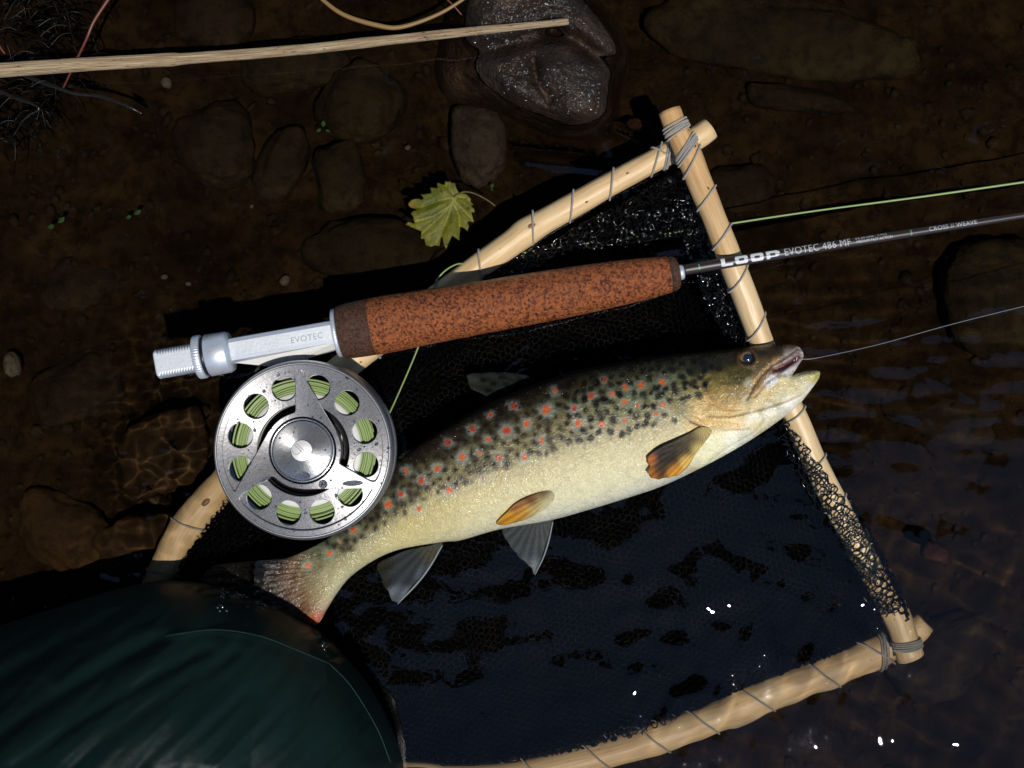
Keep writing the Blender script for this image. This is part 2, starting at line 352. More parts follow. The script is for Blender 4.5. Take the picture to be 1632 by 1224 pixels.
def water_h(x, y):
    h = 2.6 * pnoise(x / 230., y / 190., 1) + 1.1 * pnoise(x / 90. + .3 * pnoise(x / 200., y / 200., 8), y / 60., 2) + .18 * pnoise(x / 34., y / 27., 4)
    za = np.exp(-(((x - 250) / 110.) ** 2 + ((y - 770) / 190.) ** 2))
    h = h + za * (3.1 * pnoise(x / 38., y / 30., 11) + 1.1 * pnoise(x / 18., y / 15., 12))
    zb = sstep(880, 1100, x) * sstep(800, 980, y)
    xr = x * .90 + y * .42; yr = -x * .42 + y * .90
    h = h + zb * (1.5 * pnoise(xr / 42., yr / 110., 21) + 2.4 * pnoise(xr / 130., yr / 44., 24) + .2 * pnoise(xr / 34., yr / 24., 22))
    zc = np.exp(-(((x - 820) / 330.) ** 2 + ((y - 1000) / 120.) ** 2)); h = h + zc * (2.6 * pnoise(x / 85., y / 46., 31) + 0.7 * pnoise(x / 40., y / 30., 35))
    zd = np.exp(-((y - (1185 - .36 * (x - 1000))) / 70.) ** 2) * sstep(930, 1050, x) * (1 - sstep(1430, 1500, x)); h = h + zd * 4.2 * pnoise(xr / 32. + .4, yr / 70., 41)
    h = h + 4.2 * line_f(x, y, [(838, 254), (880, 262), (930, 266), (978, 273)], 8) + 3.6 * line_f(x, y, [(985, 204), (1020, 222), (1060, 240)], 8) + 3.0 * line_f(x, y, [(860, 414), (960, 404), (1080, 392)], 14) + 2.5 * line_f(x, y, [(1130, 620), (1200, 900)], 1) * 0
    ze = sstep(1150, 1250, x) * np.exp(-((y - 600) / 260.) ** 2); h = h + ze * 1.1 * pnoise(x / 95., y / 30., 33)
    return h
g = sheet('stream_bed', graded(-960, 960, 9, 9000), graded(-740, 740, 9, 9000), bed_h, M['bed']); tag(g, kind='structure')
wt = sheet('stream_water', graded(-900, 900, 4.0, 6500), graded(-690, 690, 4.0, 6500), water_h, M['water']); tag(wt, kind='structure')
wt.cycles.is_caustics_caster = True; wt.cycles.is_caustics_receiver = False

# ------------------------------------------------------------ relief: outline in plan -> rounded solid
def relief(name, outline, sp, top, bot, hc, mat, parent=None, colf=None, edge_n=None, tcf=None, rings=(.6, 1.6, 3.2), bottom=True, **kw):
    """outline px polygon; top(px,py,d)->height above hc, bot(...)->depth below; hc(px,py)->centre height"""
    ol = np.array(outline, float)
    per = np.concatenate([ol, ol[:1]]); L = np.hypot(*np.diff(per, axis=0).T); cum = np.concatenate([[0], np.cumsum(L)])
    n = edge_n or max(24, int(cum[-1] / sp)); t = np.linspace(0, cum[-1], n, endpoint=False)
    B = np.stack([np.interp(t, cum, per[:, 0]), np.interp(t, cum, per[:, 1])], 1)
    tx = np.roll(B, -1, 0) - np.roll(B, 1, 0); tx /= np.linalg.norm(tx, axis=1)[:, None] + 1e-9; nrm = np.stack([-tx[:, 1], tx[:, 0]], 1)
    area = .5 * np.sum(B[:, 0] * np.roll(B[:, 1], -1) - np.roll(B[:, 0], -1) * B[:, 1])
    if area < 0: nrm = -nrm
    pts = [B]
    bl = [tuple(p) for p in B]
    for r in rings:
        q = B + nrm * r; d = dist_poly(q[:, 0], q[:, 1], bl, True); ok = inside(q[:, 0], q[:, 1], bl) & (d > r * .85); pts.append(q[ok])
    x0, y0 = B.min(0); x1, y1 = B.max(0)
    gx, gy = np.meshgrid(np.arange(x0, x1, sp), np.arange(y0, y1, sp * .866)); gx = gx + (np.arange(gx.shape[0]) % 2)[:, None] * sp / 2
    gx, gy = gx.ravel(), gy.ravel(); ok = inside(gx, gy, bl); gx, gy = gx[ok], gy[ok]
    d = dist_poly(gx, gy, bl, True); ok = d > (rings[-1] if rings else 0) + sp * .4; pts.append(np.stack([gx[ok], gy[ok]], 1))
    A = np.vstack(pts); nb = len(B)
    vo, _, fo, _, _, _ = delaunay_2d_cdt([Vector(p) for p in A], [(i, (i + 1) % nb) for i in range(nb)], [], 1, 1e-5, False)
    V = np.array([tuple(v) for v in vo]); F = np.array(fo)
    a, b_, c_ = V[F[:, 0]], V[F[:, 1]], V[F[:, 2]]
    ar = (b_[:, 0] - a[:, 0]) * (c_[:, 1] - a[:, 1]) - (b_[:, 1] - a[:, 1]) * (c_[:, 0] - a[:, 0])
    F[ar > 0] = F[ar > 0][:, ::-1]                 # image y is down: keep world-up normals
    cen = V[F].mean(1); F = F[inside(cen[:, 0], cen[:, 1], bl) & (np.abs(ar) > 1e-6)]
    x, y = V[:, 0], V[:, 1]; d = dist_poly(x, y, bl, True); d[d < 1e-3] = 0
    c0 = hc(x, y) + 0 * x
    W = PN(x, y, c0 + top(x, y, d)); n0 = len(V); tc = np.stack([x, y, 0 * x], 1)
    col = colf(x, y) if colf else None
    if bottom:
        Wb = PN(x, y, c0 - bot(x, y, d)); e = d <= 0
        idx = np.where(e, np.arange(n0), 0); nd = np.where(~e)[0]; idx[nd] = n0 + np.arange(len(nd))
        W = np.vstack([W, Wb[nd]]); tc = np.vstack([tc, tc[nd]]); F = np.vstack([F, idx[F][:, ::-1]])
        if col is not None: col = np.vstack([col, col[nd]])
    return mesh(name, W, F, mat, parent, tc=tc, col=col, **kw)
def dome(d, R): return np.sqrt(np.clip(1 - (1 - np.clip(d / R, 0, 1)) ** 2, 0, 1))
def dome_mesh(cx, cy, h, rx, ry, rz, nu=24, nv=8, rot=0):
    V = [(0, 0, rz)]; F = []
    for j in range(1, nv + 1):
        a = j / nv * math.pi / 2
        for i in range(nu): b_ = i / nu * 2 * math.pi; V.append((rx * math.sin(a) * math.cos(b_), ry * math.sin(a) * math.sin(b_), rz * math.cos(a)))
    for i in range(nu): F.append((0, 1 + i, 1 + (i + 1) % nu))
    for j in range(nv - 1):
        for i in range(nu): a = 1 + j * nu; F.append((a + i, a + nu + i, a + nu + (i + 1) % nu, a + (i + 1) % nu))
    V = np.array(V); c, s = math.cos(rot), math.sin(rot); V[:, :2] = np.stack([V[:, 0] * c - V[:, 1] * s, V[:, 0] * s + V[:, 1] * c], 1)
    k = float(KK(h)); return V * k * S + np.array(P(cx, cy, h)), F
def rbf(x, y, samples, pw=None):
    W = 0; A = 0
    for (sx, sy, c, r) in samples:
        w = np.exp(-((x - sx) ** 2 + (y - sy) ** 2) / (r * r)) + 1e-9 / (1 + ((x - sx) ** 2 + (y - sy) ** 2) / 1000.)
        W = W + w; A = A + w[:, None] * s2l(c)[None, :]
    return A / W[:, None]

# ------------------------------------------------------------ stones
def stone(name, px, py, rx, ry, h, hz, rot, mat, label, cat='stone', group=None, seed=0, sub=4):
    bm = bmesh.new(); bmesh.ops.create_icosphere(bm, subdivisions=sub, radius=1)
    me = bpy.data.meshes.new(name); c = math.cos(rot); s = math.sin(rot)
    from mathutils import noise as mn
    for v in bm.verts:
        q = v.co.copy(); n = mn.noise(q * 1.1 + Vector((seed, 0, 0))) * .28 + mn.noise(q * 2.6 + Vector((0, seed, 0))) * .13 + mn.noise(q * 7 + Vector((0, 0, seed))) * .035
        q *= 1 + n; q = Vector((math.copysign(abs(q.x) ** .85, q.x), math.copysign(abs(q.y) ** .85, q.y), math.copysign(abs(q.z) ** .8, q.z)))
        x, y = q.x * rx, q.y * ry; v.co = Vector(((x * c - y * s) * S, (x * s + y * c) * S, q.z * hz * S))
    bm.to_mesh(me); bm.free(); me.materials.append(M[mat]); o = link(name, me); o.location = P(px, py, h)
    return tag(o, label, cat, group)
big = [
 (762, 232, 46, 66, -95, 50, .15, 'stone_grey', 'grey brown oval stone under the water between boulder and yellow leaf'),
 (598, 402, 112, 56, -110, 50, -.12, 'stone_olive', 'wide tan stone under water just below left of the yellow leaf'),
 (572, 165, 70, 62, -110, 48, .5, 'stone_olive', 'dull olive stone under the straw, right of the green sprout'),
 (345, 232, 66, 72, -125, 45, .2, 'stone_brown', 'dark rounded stone under water below the middle of the straw'),
 (450, 262, 38, 66, -125, 36, -.4, 'stone_brown', 'narrow dark stone in the middle of the brown shallows'),
 (540, 285, 44, 60, -122, 42, .1, 'stone_olive', 'upright olive stone left of the yellow leaf'),
 (470, 105, 88, 42, -120, 40, .1, 'stone_olive', 'long flat olive stone directly beneath the straw'),
 (345, 25, 66, 55, -118, 46, 0, 'stone_brown', 'brown stone at the top edge above the straw'),
 (1240, 60, 210, 66, -120, 44, -.12, 'stone_olive', 'broad olive stone deep at the top right'),
 (1270, 160, 90, 22, -120, 30, -.12, 'stone_brown', 'thin brown ledge stone below the broad olive one at right'),
 (1590, 470, 95, 100, -130, 60, .3, 'stone_olive', 'mossy olive stone at the right edge above the leader'),
 (1490, 880, 26, 15, -150, 20, -.3, 'stone_red', 'small red stone deep in the water right of the net'),
 (1010, 200, 14, 11, -60, 12, .2, 'stone_red', 'tiny orange stone between boulder and net corner'),
 (20, 580, 14, 22, -110, 14, .1, 'pebble', 'pale rounded pebble at the left edge of the picture'),
 (130, 620, 90, 60, -135, 40, .3, 'stone_brown', 'dark brown stone left of the rod butt'),
 (110, 850, 85, 60, -120, 30, -.5, 'stone_amber', 'brown stone at far left in rippled water above the knee'),
 (262, 720, 80, 66, -112, 26, .4, 'stone_amber', 'amber stone added under the ripples to catch their light, left of the reel'),
 (235, 865, 95, 46, -112, 24, .2, 'stone_amber', 'flat amber stone added to catch rippled light, between the knee and the submerged stick end'),
 (1500, 650, 110, 60, -190, 50, -.3, 'stone_brown', 'dim brown stone right of the fish mouth'),
 (1520, 1040, 120, 70, -215, 45, .4, 'stone_brown', 'dim brown stone deep beyond the lower right net corner'),
 (1180, 300, 60, 40, -130, 30, .2, 'stone_brown', 'brown stone behind the upper end of the right stick'),
 (130, 450, 70, 46, -138, 36, .2, 'stone_brown', 'faint dark stone at left below the small green sprouts'),
]
for i, s_ in enumerate(big): stone('stone', *s_[:4], s_[4] - .35 * s_[5], s_[5] * .8, rot=s_[6], mat=s_[7], label=s_[8], seed=i * 3.7 + 1)
for i, (px, py, r, l) in enumerate([(262, 440, 6, 'pale pebble between green sprouts and rod butt, leftmost of the two'), (455, 448, 10, 'round tan pebble above the reel seat'), (267, 133, 11, 'ochre pebble just under the straw'),
    (301, 452, 5, 'tiny whitish pebble left of the reel seat'), (402, 329, 4, 'tiny white pebble in mid shallows'), (474, 203, 5, 'small brown pebble left of the green sprout'), (290, 586, 5, 'small glinting pebble just left of the rod butt'), (650, 235, 6, 'small ochre pebble left of the grey oval stone')]):
    stone('pebble', px, py, r, r * .75, float(bed_h(np.array(px), np.array(py))) + 4 + r * .5, r * .6, i, mat='pebble', label=l, cat='pebble', seed=i, sub=2)
mb = MB()
bmp = bmesh.new(); bmesh.ops.create_icosphere(bmp, subdivisions=1, radius=1); iv = np.array([tuple(v.co) for v in bmp.verts]); ifc = [[v.index for v in f.verts] for f in bmp.faces]; bmp.free()
for i in range(1500):
    px = RNG.uniform(-60, 1700); py = RNG.uniform(-60, 1290); r = RNG.uniform(3, 16) * RNG.uniform(.5, 1)
    q = iv * (1 + .3 * RNG.uniform(-1, 1, (len(iv), 1))) * np.array([r, r * RNG.uniform(.5, 1), r * .45]); a = RNG.uniform(0, 6.3)
    q = np.stack([q[:, 0] * math.cos(a) - q[:, 1] * math.sin(a), q[:, 0] * math.sin(a) + q[:, 1] * math.cos(a), q[:, 2]], 1)
    k = 1.06; c0 = np.array([(px - 816) * k, (612 - py) * k, 0]); c0[2] = float(bed_h(c0[0] + 816, 612 - c0[1])) + r * .15
    mb.add((q + c0) * S, ifc)
tag(mb.build('gravel', M['stone_brown']), 'dark gravel strewn over the silty stream bed', 'gravel', kind='stuff')

def glint_domes(name, boxes, hf, parent=None, seed=1, mt='bead', q0=1.1, q1=2.3):  # scatters small shallow domes that catch sun glints
    r_ = np.random.default_rng(seed); mb = MB()
    for (x0, y0, x1, y1, n) in boxes:
        for _ in range(n):
            x = r_.uniform(x0, x1); y = r_.uniform(y0, y1); h = hf(x, y)
            if h is None: continue
            q = r_.uniform(q0, q1) + (r_.random() ** 6) * 1.4; V, F = dome_mesh(x, y, h - .1, q, q * r_.uniform(.7, 1.2), q * .33, 9, 4); mb.add(V, F)
    return mb.build(name, M[mt], parent, kind='stuff')
# boulder, partly above the water
bo = [(700, 60), (690, 110), (704, 150), (742, 172), (800, 185), (850, 205), (900, 222), (948, 216), (985, 190), (992, 140), (1004, 100), (996, 60), (975, 25), (950, -10), (930, -60), (860, -100), (770, -90), (730, -30)]
bo = smooth_line(bo, 90, True)
def btop(x, y, d):
    ht = sstep(700, 880, x) * 1.0 + .1
    h = dome(d, 58) * (128 + 56 * sstep(715, 800, x + .45 * (90 - y)))
    h = h + 5 * fbm(x / 60., y / 60., 41, 3) * sstep(0, 25, d) + 2.2 * fbm(x / 9., y / 9., 43, 3) * sstep(0, 20, d)
    h = h - 30 * line_f(x, y, [(880, 48), (915, 62), (950, 88), (1000, 108)], 13) * sstep(0, 30, d) + 14 * line_f(x, y, [(935, 20), (970, 60), (985, 85)], 18)
    h = h - 16 * line_f(x, y, [(850, 95), (856, 130), (875, 160)], 7) + 16 * line_f(x, y, [(880, 110), (930, 165)], 22)
    h = h - 22 * line_f(x, y, [(700, 90), (800, 75), (880, 50)], 16)
    return h
bl_ = relief('boulder', bo, 4, btop, lambda x, y, d: dome(d, 60) * 60, lambda x, y: -150 + 0 * x, M['rock_wet'])
def bo_h(x, y):
    X = np.array([x], float); Y = np.array([y], float); d = dist_poly(X, Y, [tuple(p) for p in bo], True) * inside(X, Y, bo); h = -150 + float(btop(X, Y, d)[0]); return h if h > 3 else None
glint_domes('rock_glints', [(775, -10, 960, 50, 150), (800, 100, 930, 165, 70), (905, 130, 955, 180, 80), (745, 50, 830, 75, 26)], bo_h, bl_, 5)  # domes added to give the wet rock its sun glints
tag(bl_, 'large wet dark boulder breaking the surface at the top, under the straw tip', 'boulder')

# ------------------------------------------------------------ straw, twigs, leaf
def stem(name, pts, mat, label, cat, n=60, sides=10, disp=None):
    mb = MB(); mb.add(*ptube(pts, n, sides, disp=disp)); return tag(mb.build(name, M[mat]), label, cat)
stem('dry_stem', [(-60, 115, 40, 12), (0, 112, 42, 12), (130, 103, 44, 11), (270, 95, 46, 10.5), (300, 93, 46, 9), (470, 80, 50, 8.5), (600, 66, 54, 8), (750, 50, 58, 7), (860, 39, 60, 5.5), (906, 34, 61, 5.2)], 'straw', 'long pale dry plant stem lying across the top left onto the boulder', 'plant stem', 110, 14,
     lambda s, a: .5 * pnoise(s / 60. + 0 * a, a * 1.5, 3) + .55 * np.sin(a * 6) + .4 * np.maximum(0, np.sin(s / 48. + 1)) ** 12)
stem('twig', [(500, -12, 20, 3), (545, 22, 24, 3.6), (600, 40, 26, 4), (640, 43, 26, 3.6), (700, 22, 26, 3), (752, -10, 30, 2.6)], 'twig', 'thin tan twig curving down from the top edge', 'twig')
stem('twig', [(708, -5, 24, 1.6), (722, 8, 22, 1.5), (736, 24, 18, 1.2)], 'twig_red', 'short thin red twig beside the top of the boulder', 'twig', 20, 6)
stem('twig', [(176, -6, 60, 3), (150, 34, 52, 2.6), (138, 62, 46, 2.2), (121, 98, 30, 2), (100, 142, 4, 1.4)], 'twig_red', 'red brown twig crossing under the straw at the top left', 'twig', 40, 8)
stem('twig', [(38, 120, 6, 3.4), (80, 136, 6, 3.4), (120, 149, 4, 3), (160, 154, 3, 2.6), (200, 168, 3, 2.6), (228, 182, -2, 1.6)], 'twig_dark', 'dark wet twig trailing right below the straw', 'twig', 50, 8, lambda s, a: .5 * pnoise(s / 8. + 0 * a, a, 3))
stem('twig', [(-10, 142, 5, 3), (30, 158, 5, 3), (62, 172, 3, 2.4), (40, 190, 0, 2), (18, 208, -4, 1.6)], 'twig_dark', 'hooked dark twig at the left edge below the straw', 'twig', 50, 8)
stem('twig', [(-5, 66, 20, 2), (2, 78, 18, 1.8), (8, 86, 16, 1.2)], 'twig_red', 'tiny red twig tip at the left edge above the straw', 'twig', 20, 6)
mb = MB()
for i in range(170):
    x0 = RNG.uniform(-40, 120) ** 1.0; y0 = RNG.uniform(-30, 240); a = RNG.normal(-.3, .6); L = RNG.uniform(30, 110); h0 = RNG.uniform(-25, 14)
    if x0 > 60 and y0 > 120: continue
    pts = [(x0, y0, h0, RNG.uniform(.8, 1.8)), (x0 + L * .5 * math.cos(a), y0 + L * .5 * math.sin(a), h0 + RNG.uniform(-4, 8), 1.2), (x0 + L * .8 * math.cos(a + .3), y0 + L * math.sin(a + .4), h0 - 6, .6)]
    mb.add(*ptube(pts, 8, 5))
tag(mb.build('rotting_grass', M['rot']), 'tangle of dark wet rotting grass at the upper left corner', 'grass', kind='stuff')
mb = MB()

# nettle leaf
Lz = [(575, 175), (620, 190), (680, 215), (692, 150), (720, 170), (762, 160), (790, 185), (828, 178), (850, 240), (872, 305), (905, 330), (960, 330), (1010, 365), (1058, 410), (1050, 440), (1098, 490), (1062, 510), (1110, 560), (1100, 610), (1062, 600), (1100, 740), (1010, 720), (1030, 790), (1008, 868), (960, 820), (905, 800), (895, 1000), (840, 960), (790, 925), (762, 1000), (705, 1120), (672, 1060), (650, 940), (635, 960), (615, 1080), (560, 1060), (490, 1085), (415, 1055), (400, 975), (350, 970), (352, 900), (365, 870), (270, 830), (130, 765), (180, 725), (265, 750), (235, 640), (200, 612), (250, 575), (300, 560), (200, 530), (170, 480), (215, 425), (270, 405), (390, 410), (370, 370), (335, 345), (420, 340), (500, 325), (475, 250), (520, 245), (585, 260)]
lf = [(630 + x / 8.741, 270 + y / 8.741) for x, y in Lz]
lc = (712, 318)
veins = [[(726, 316), (705, 342), (694, 352), (672, 372)], [(722, 320), (712, 352), (702, 374), (695, 390)], [(722, 322), (732, 345), (733, 372)], [(722, 318), (742, 338), (755, 352)], [(722, 315), (700, 320), (672, 330), (652, 328)], [(715, 330), (690, 345), (655, 355)], [(724, 312), (715, 298), (700, 292)], [(726, 312), (740, 315), (752, 322)]]
def leafcol(x, y):
    d = dist_poly(x, y, lf, True); c = s2l((118, 122, 30))[None] * np.ones((len(x), 1))
    vd = np.min([dist_poly(x, y, v) for v in veins], 0)
    c = c * (1 - .35 * np.exp(-((x - 690) ** 2 + (y - 325) ** 2) / 500.))[:, None] + s2l((150, 150, 60))[None] * (.5 * np.exp(-(vd / 1.0) ** 2))[:, None]
    c = c * (1 - .35 * fbm(x / 14., y / 14., 51, 3).clip(-1, 1))[:, None]
    g_ = np.exp(-((x - 688) ** 2 + (y - 327) ** 2) / 200.)[:, None]; c = c * (1 - g_ * .5) + g_ * .5 * s2l((70, 105, 15))[None]
    b_ = np.exp(-((x - 746.5) ** 2 + (y - 331.5) ** 2) / 9.)[:, None]; c = c * (1 - b_) + b_ * s2l((12, 25, 10))[None]
    e = (np.exp(-((x - 655) ** 2 + (y - 327) ** 2) / 60.))[:, None]; return c * (1 - e * .6) + e * .6 * s2l((170, 130, 50))[None]
nl = thing('nettle_leaf', tuple(P(705, 340, -12)), 'yellow green serrated nettle leaf floating just under the surface', 'leaf')
def leafh(x, y):
    vd = np.min([dist_poly(x, y, v) for v in veins], 0)
    return -16 + 5 * pnoise(x / 40., y / 40., 5) + 2.2 * (1 - np.exp(-(vd / 5.) ** 2)) - .02 * (np.hypot(x - 705, y - 340)) ** 1.5 * .4
relief('leaf_blade', lf, 1.8, lambda x, y, d: .6 * dome(d, 1.5), lambda x, y, d: .3 * dome(d, 1.5), leafh, M['leaf'], nl, leafcol, rings=())
mb = MB(); mb.add(*ptube([(722, 314, -12, 1.3), (738, 306, -11, 1.3), (755, 308, -12, 1.3), (775, 318, -14, 1.3), (789, 328, -18, 1.6)], 30, 8)); mb.build('leaf_stalk', M['leaf'], nl).data.attributes.new('col', 'FLOAT_COLOR', 'POINT').data.foreach_set('color', np.tile([.14, .13, .05, 1], 240).astype(np.float32))
# small green sprouts on the bed
def sprout(cx, cy, leaves, label):
    root = thing('green_sprout', tuple(P(cx, cy, -80)), label, 'water plant')
    for (dx, dy, L, a) in leaves:
        ol = [(cx + dx + L * (t * math.cos(a) - w * math.sin(a)), cy + dy + L * (t * math.sin(a) + w * math.cos(a))) for t, w in ((0, 0), (.3, .25), (.6, .28), (1, 0), (.6, -.28), (.3, -.25))]
        relief('leaf', ol, 2.5, lambda x, y, d: .5 * dome(d, 2), lambda x, y, d: .3 + 0 * x, lambda x, y: -80 + .2 * (x - cx), M['sprout'], root, rings=(), bottom=False)
sprout(93, 355, [(0, 0, 14, -.7), (-6, 4, 12, 2.9), (-16, 6, 9, .2)], 'pair of tiny green leaves under water at far left')
sprout(214, 342, [(0, 0, 13, -.6), (-4, 2, 10, 2.8)], 'tiny green sprout right of the other at left')
sprout(515, 203, [(0, 0, 12, -1.5), (-3, 3, 9, 2.6), (4, 4, 8, .5)], 'small bright green sprout beneath the straw, beside olive stone')
sprout(783, 300, [(0, 0, 9, -1.2), (0, 0, 5, 1)], 'tiny green sprout right of the yellow leaf stalk')

# ------------------------------------------------------------ landing net
net = thing('landing_net', tuple(P(816, 900, -90)), 'homemade landing net with three peeled wooden sticks bound by cord round black mesh', 'landing net')
A_ = [(a, b, c, d * .94) for a, b, c, d in [(1132, 205, 20, 19), (1110, 220, 20, 20), (1060, 247, 19, 19.5), (1000, 279, 15, 20), (930, 318, 12, 21), (870, 351, 12, 21.5), (838, 370, 12, 24), (815, 388, 12, 22), (760, 427, 11, 22), (690, 479, 9, 22), (620, 530, 6, 23), (545, 588, 2, 24), (470, 655, -8, 25), (400, 722, -24, 27), (350, 778, -40, 27), (318, 815, -46, 30), (292, 850, -49, 29), (272, 890, -51, 27), (252, 935, -53, 27), (215, 1010, -56, 26)]]
B_ = [(a, b, c, d * .95) for a, b, c, d in [(1067, 176, 61, 19), (1078, 205, 61, 20), (1095, 240, 60, 21.5), (1115, 290, 59, 21), (1140, 350, 60, 20), (1165, 415, 58, 21), (1190, 480, 47, 21), (1215, 548, 34, 20), (1240, 605, 20, 20), (1268, 665, 10, 20), (1298, 735, 4, 20), (1330, 800, -3, 21), (1365, 865, -13, 21), (1400, 930, -26, 22), (1430, 985, -36, 23), (1452, 1048, -42, 23)]]
C_ = [(1474, 990, -84, 18), (1452, 1008, -88, 24), (1400, 1037, -86, 27), (1330, 1066, -78, 28), (1230, 1104, -68, 28), (1130, 1146, -58, 27), (1040, 1178, -46, 26), (960, 1202, -40, 25), (880, 1222, -34, 24), (800, 1238, -28, 24), (720, 1242, -24, 24), (660, 1236, -22, 24), (560, 1240, -26, 24), (400, 1250, -30, 24)]
def sdisp(seed, amp=1.0):
    return lambda s, a: amp * (1.1 * pnoise(s / 130. + 0 * a, np.cos(a) * 1.2 + 3 * seed, seed) + .5 * pnoise(s / 40. + np.cos(a), np.sin(a) * 2, seed + 2) + .25 * np.cos(a * 7 + s * .004))
for nm, pts, mt, sd, n, lab in (('net_stick', B_, 'wood2', 3, 150, 'amber stained stick at right, running under the fish head'), ('net_stick', A_, 'wood', 5, 150, 'upper stick running under the cork handle and reel'), ('net_stick', C_, 'wood', 8, 120, 'submerged stick along the bottom edge')):
    mb = MB(); mb.add(*ptube(pts, n, 22, disp=sdisp(sd)))
    mb.build(nm, M[mt], net, label=lab)

def stick_at(pts, px, py):
    q = smooth_line(pts, 600); i = int(np.argmin(np.hypot(q[:, 0] - px, q[:, 1] - py))); j = min(i + 3, 599); k = max(i - 3, 0)
    w = PN(q[:, 0], q[:, 1], q[:, 2]); t = w[j] - w[k]; t /= np.linalg.norm(t); return w[i], t, q[i, 3] * float(KK(q[i, 2])) * S
def ring(pts, px, py, tilt, r=1.55, turns=1.0, a0=0.0, extra=1.0, wob=0):
    """cord loop round a stick at the place nearest px,py, sheared along the stick by tilt (px per radius)"""
    c, t, R = stick_at(pts, px, py); side = np.cross(t, (0, 0, 1.)); side /= np.linalg.norm(side); up = np.cross(side, t)
    a = np.linspace(a0, a0 + 2 * math.pi * turns, int(34 * turns)); RR = R + (r * .7 + extra) * S
    p = c + RR * (np.cos(a)[:, None] * side + np.sin(a)[:, None] * up) + t * (np.cos(a)[:, None] * tilt * S + wob * S * (a / 6.28)[:, None])
    return tube(p, np.full(len(a), r * S), 6, cap=False)
cords = []
for px, py, tl in [(1047, 254, -20), (975, 292, -15), (910, 329, -15), (850, 364, -14), (765, 424, -13), (697, 474, -17), (308, 838, 10), (262, 908, 10), (600, 545, -10)]: cords.append(('A', A_, px, py, tl))
for px, py, tl in [(1104, 258, 20), (1127, 315, 13), (1150, 377, 14), (1176, 442, 15), (1204, 520, 16), (1266, 660, 6), (1303, 735, 6), (1334, 800, 6), (1366, 868, 6)]: cords.append(('B', B_, px, py, tl))
for px, py, tl in [(1395, 1040, 22), (1310, 1075, 22), (1205, 1115, 22), (1120, 1150, 20), (1040, 1178, 20), (950, 1205, 20), (850, 1228, 16)]: cords.append(('C', C_, px, py, tl))
for nm, pts, px, py, tl in cords:
    mb = MB(); mb.add(*ring(pts, px, py, tl)); mb.build('cord_loop', M['cord'], net)
def lash(items):
    mb = MB()
    for it in items: mb.add(*ring(**it))
    mb.build('cord_lashing', M['cord'], net)
lash([dict(pts=B_, px=1082 + k * 1.3, py=196 + k * 3.3, tilt=3 + random.uniform(-1, 1), extra=.9 + .4 * (k % 2)) for k in range(5)])
lash([dict(pts=B_, px=1100 + k * 1.2, py=228 + k * 3.0, tilt=14 + random.uniform(-1.5, 1.5), extra=.9 + .5 * (k % 2)) for k in range(5)])
lash([dict(pts=A_, px=1068 - k * 3.2, py=241 + k * 1.6, tilt=-15 + random.uniform(-1.5, 1.5) + (0 if k < 3 else 26), extra=.8 + .5 * (k % 2)) for k in range(4)])
lash([dict(pts=B_, px=1444 + k * 1.0, py=1020 + k * 3.2, tilt=-3 + random.uniform(-1, 1), extra=.9 + .4 * (k % 2)) for k in range(5)])
lash([dict(pts=C_, px=1408 - k * 3.2, py=1033 + k * 1.4, tilt=-12 + random.uniform(-1, 1), extra=.9 + .4 * (k % 2)) for k in range(4)])

M['knot'] = simple('knot_wood', (.20, .085, .03), .5); M['knot_dark'] = simple('dark_knot_wood', (.04, .015, .008), .5)
for px, py, pts, rx, ry, ro, mt in ((846, 361, A_, 9, 4.5, .5, 'knot'), (328, 800, A_, 9, 5, .8, 'knot'), (1106, 233, B_, 4, 2.2, .3, 'knot_dark'), (1129, 300, B_, 3, 1.6, -.9, 'knot'), (1000, 276, A_, 3, 1.5, .4, 'knot'), (935, 322, A_, 2.5, 1.2, .4, 'knot_dark')):
    c_, t_, R_s = stick_at(pts, px, py); hh = (c_[2] + R_s) / S - 1.0; mb = MB(); mb.add(*dome_mesh(px, py, hh, rx, ry, 1.9, 18, 4, ro)); mb.build('knot', M[mt], net)
NP = [(1085, 262), (960, 333), (850, 395), (760, 447), (690, 492), (560, 602), (470, 680), (380, 765), (320, 850), (285, 900), (262, 960), (300, 1130), (430, 1235), (560, 1224), (650, 1226), (800, 1215), (900, 1192), (1000, 1165), (1130, 1122), (1230, 1080), (1330, 1045), (1412, 1000), (1395, 930), (1350, 850), (1290, 750), (1250, 670), (1205, 560), (1165, 450), (1130, 350)]
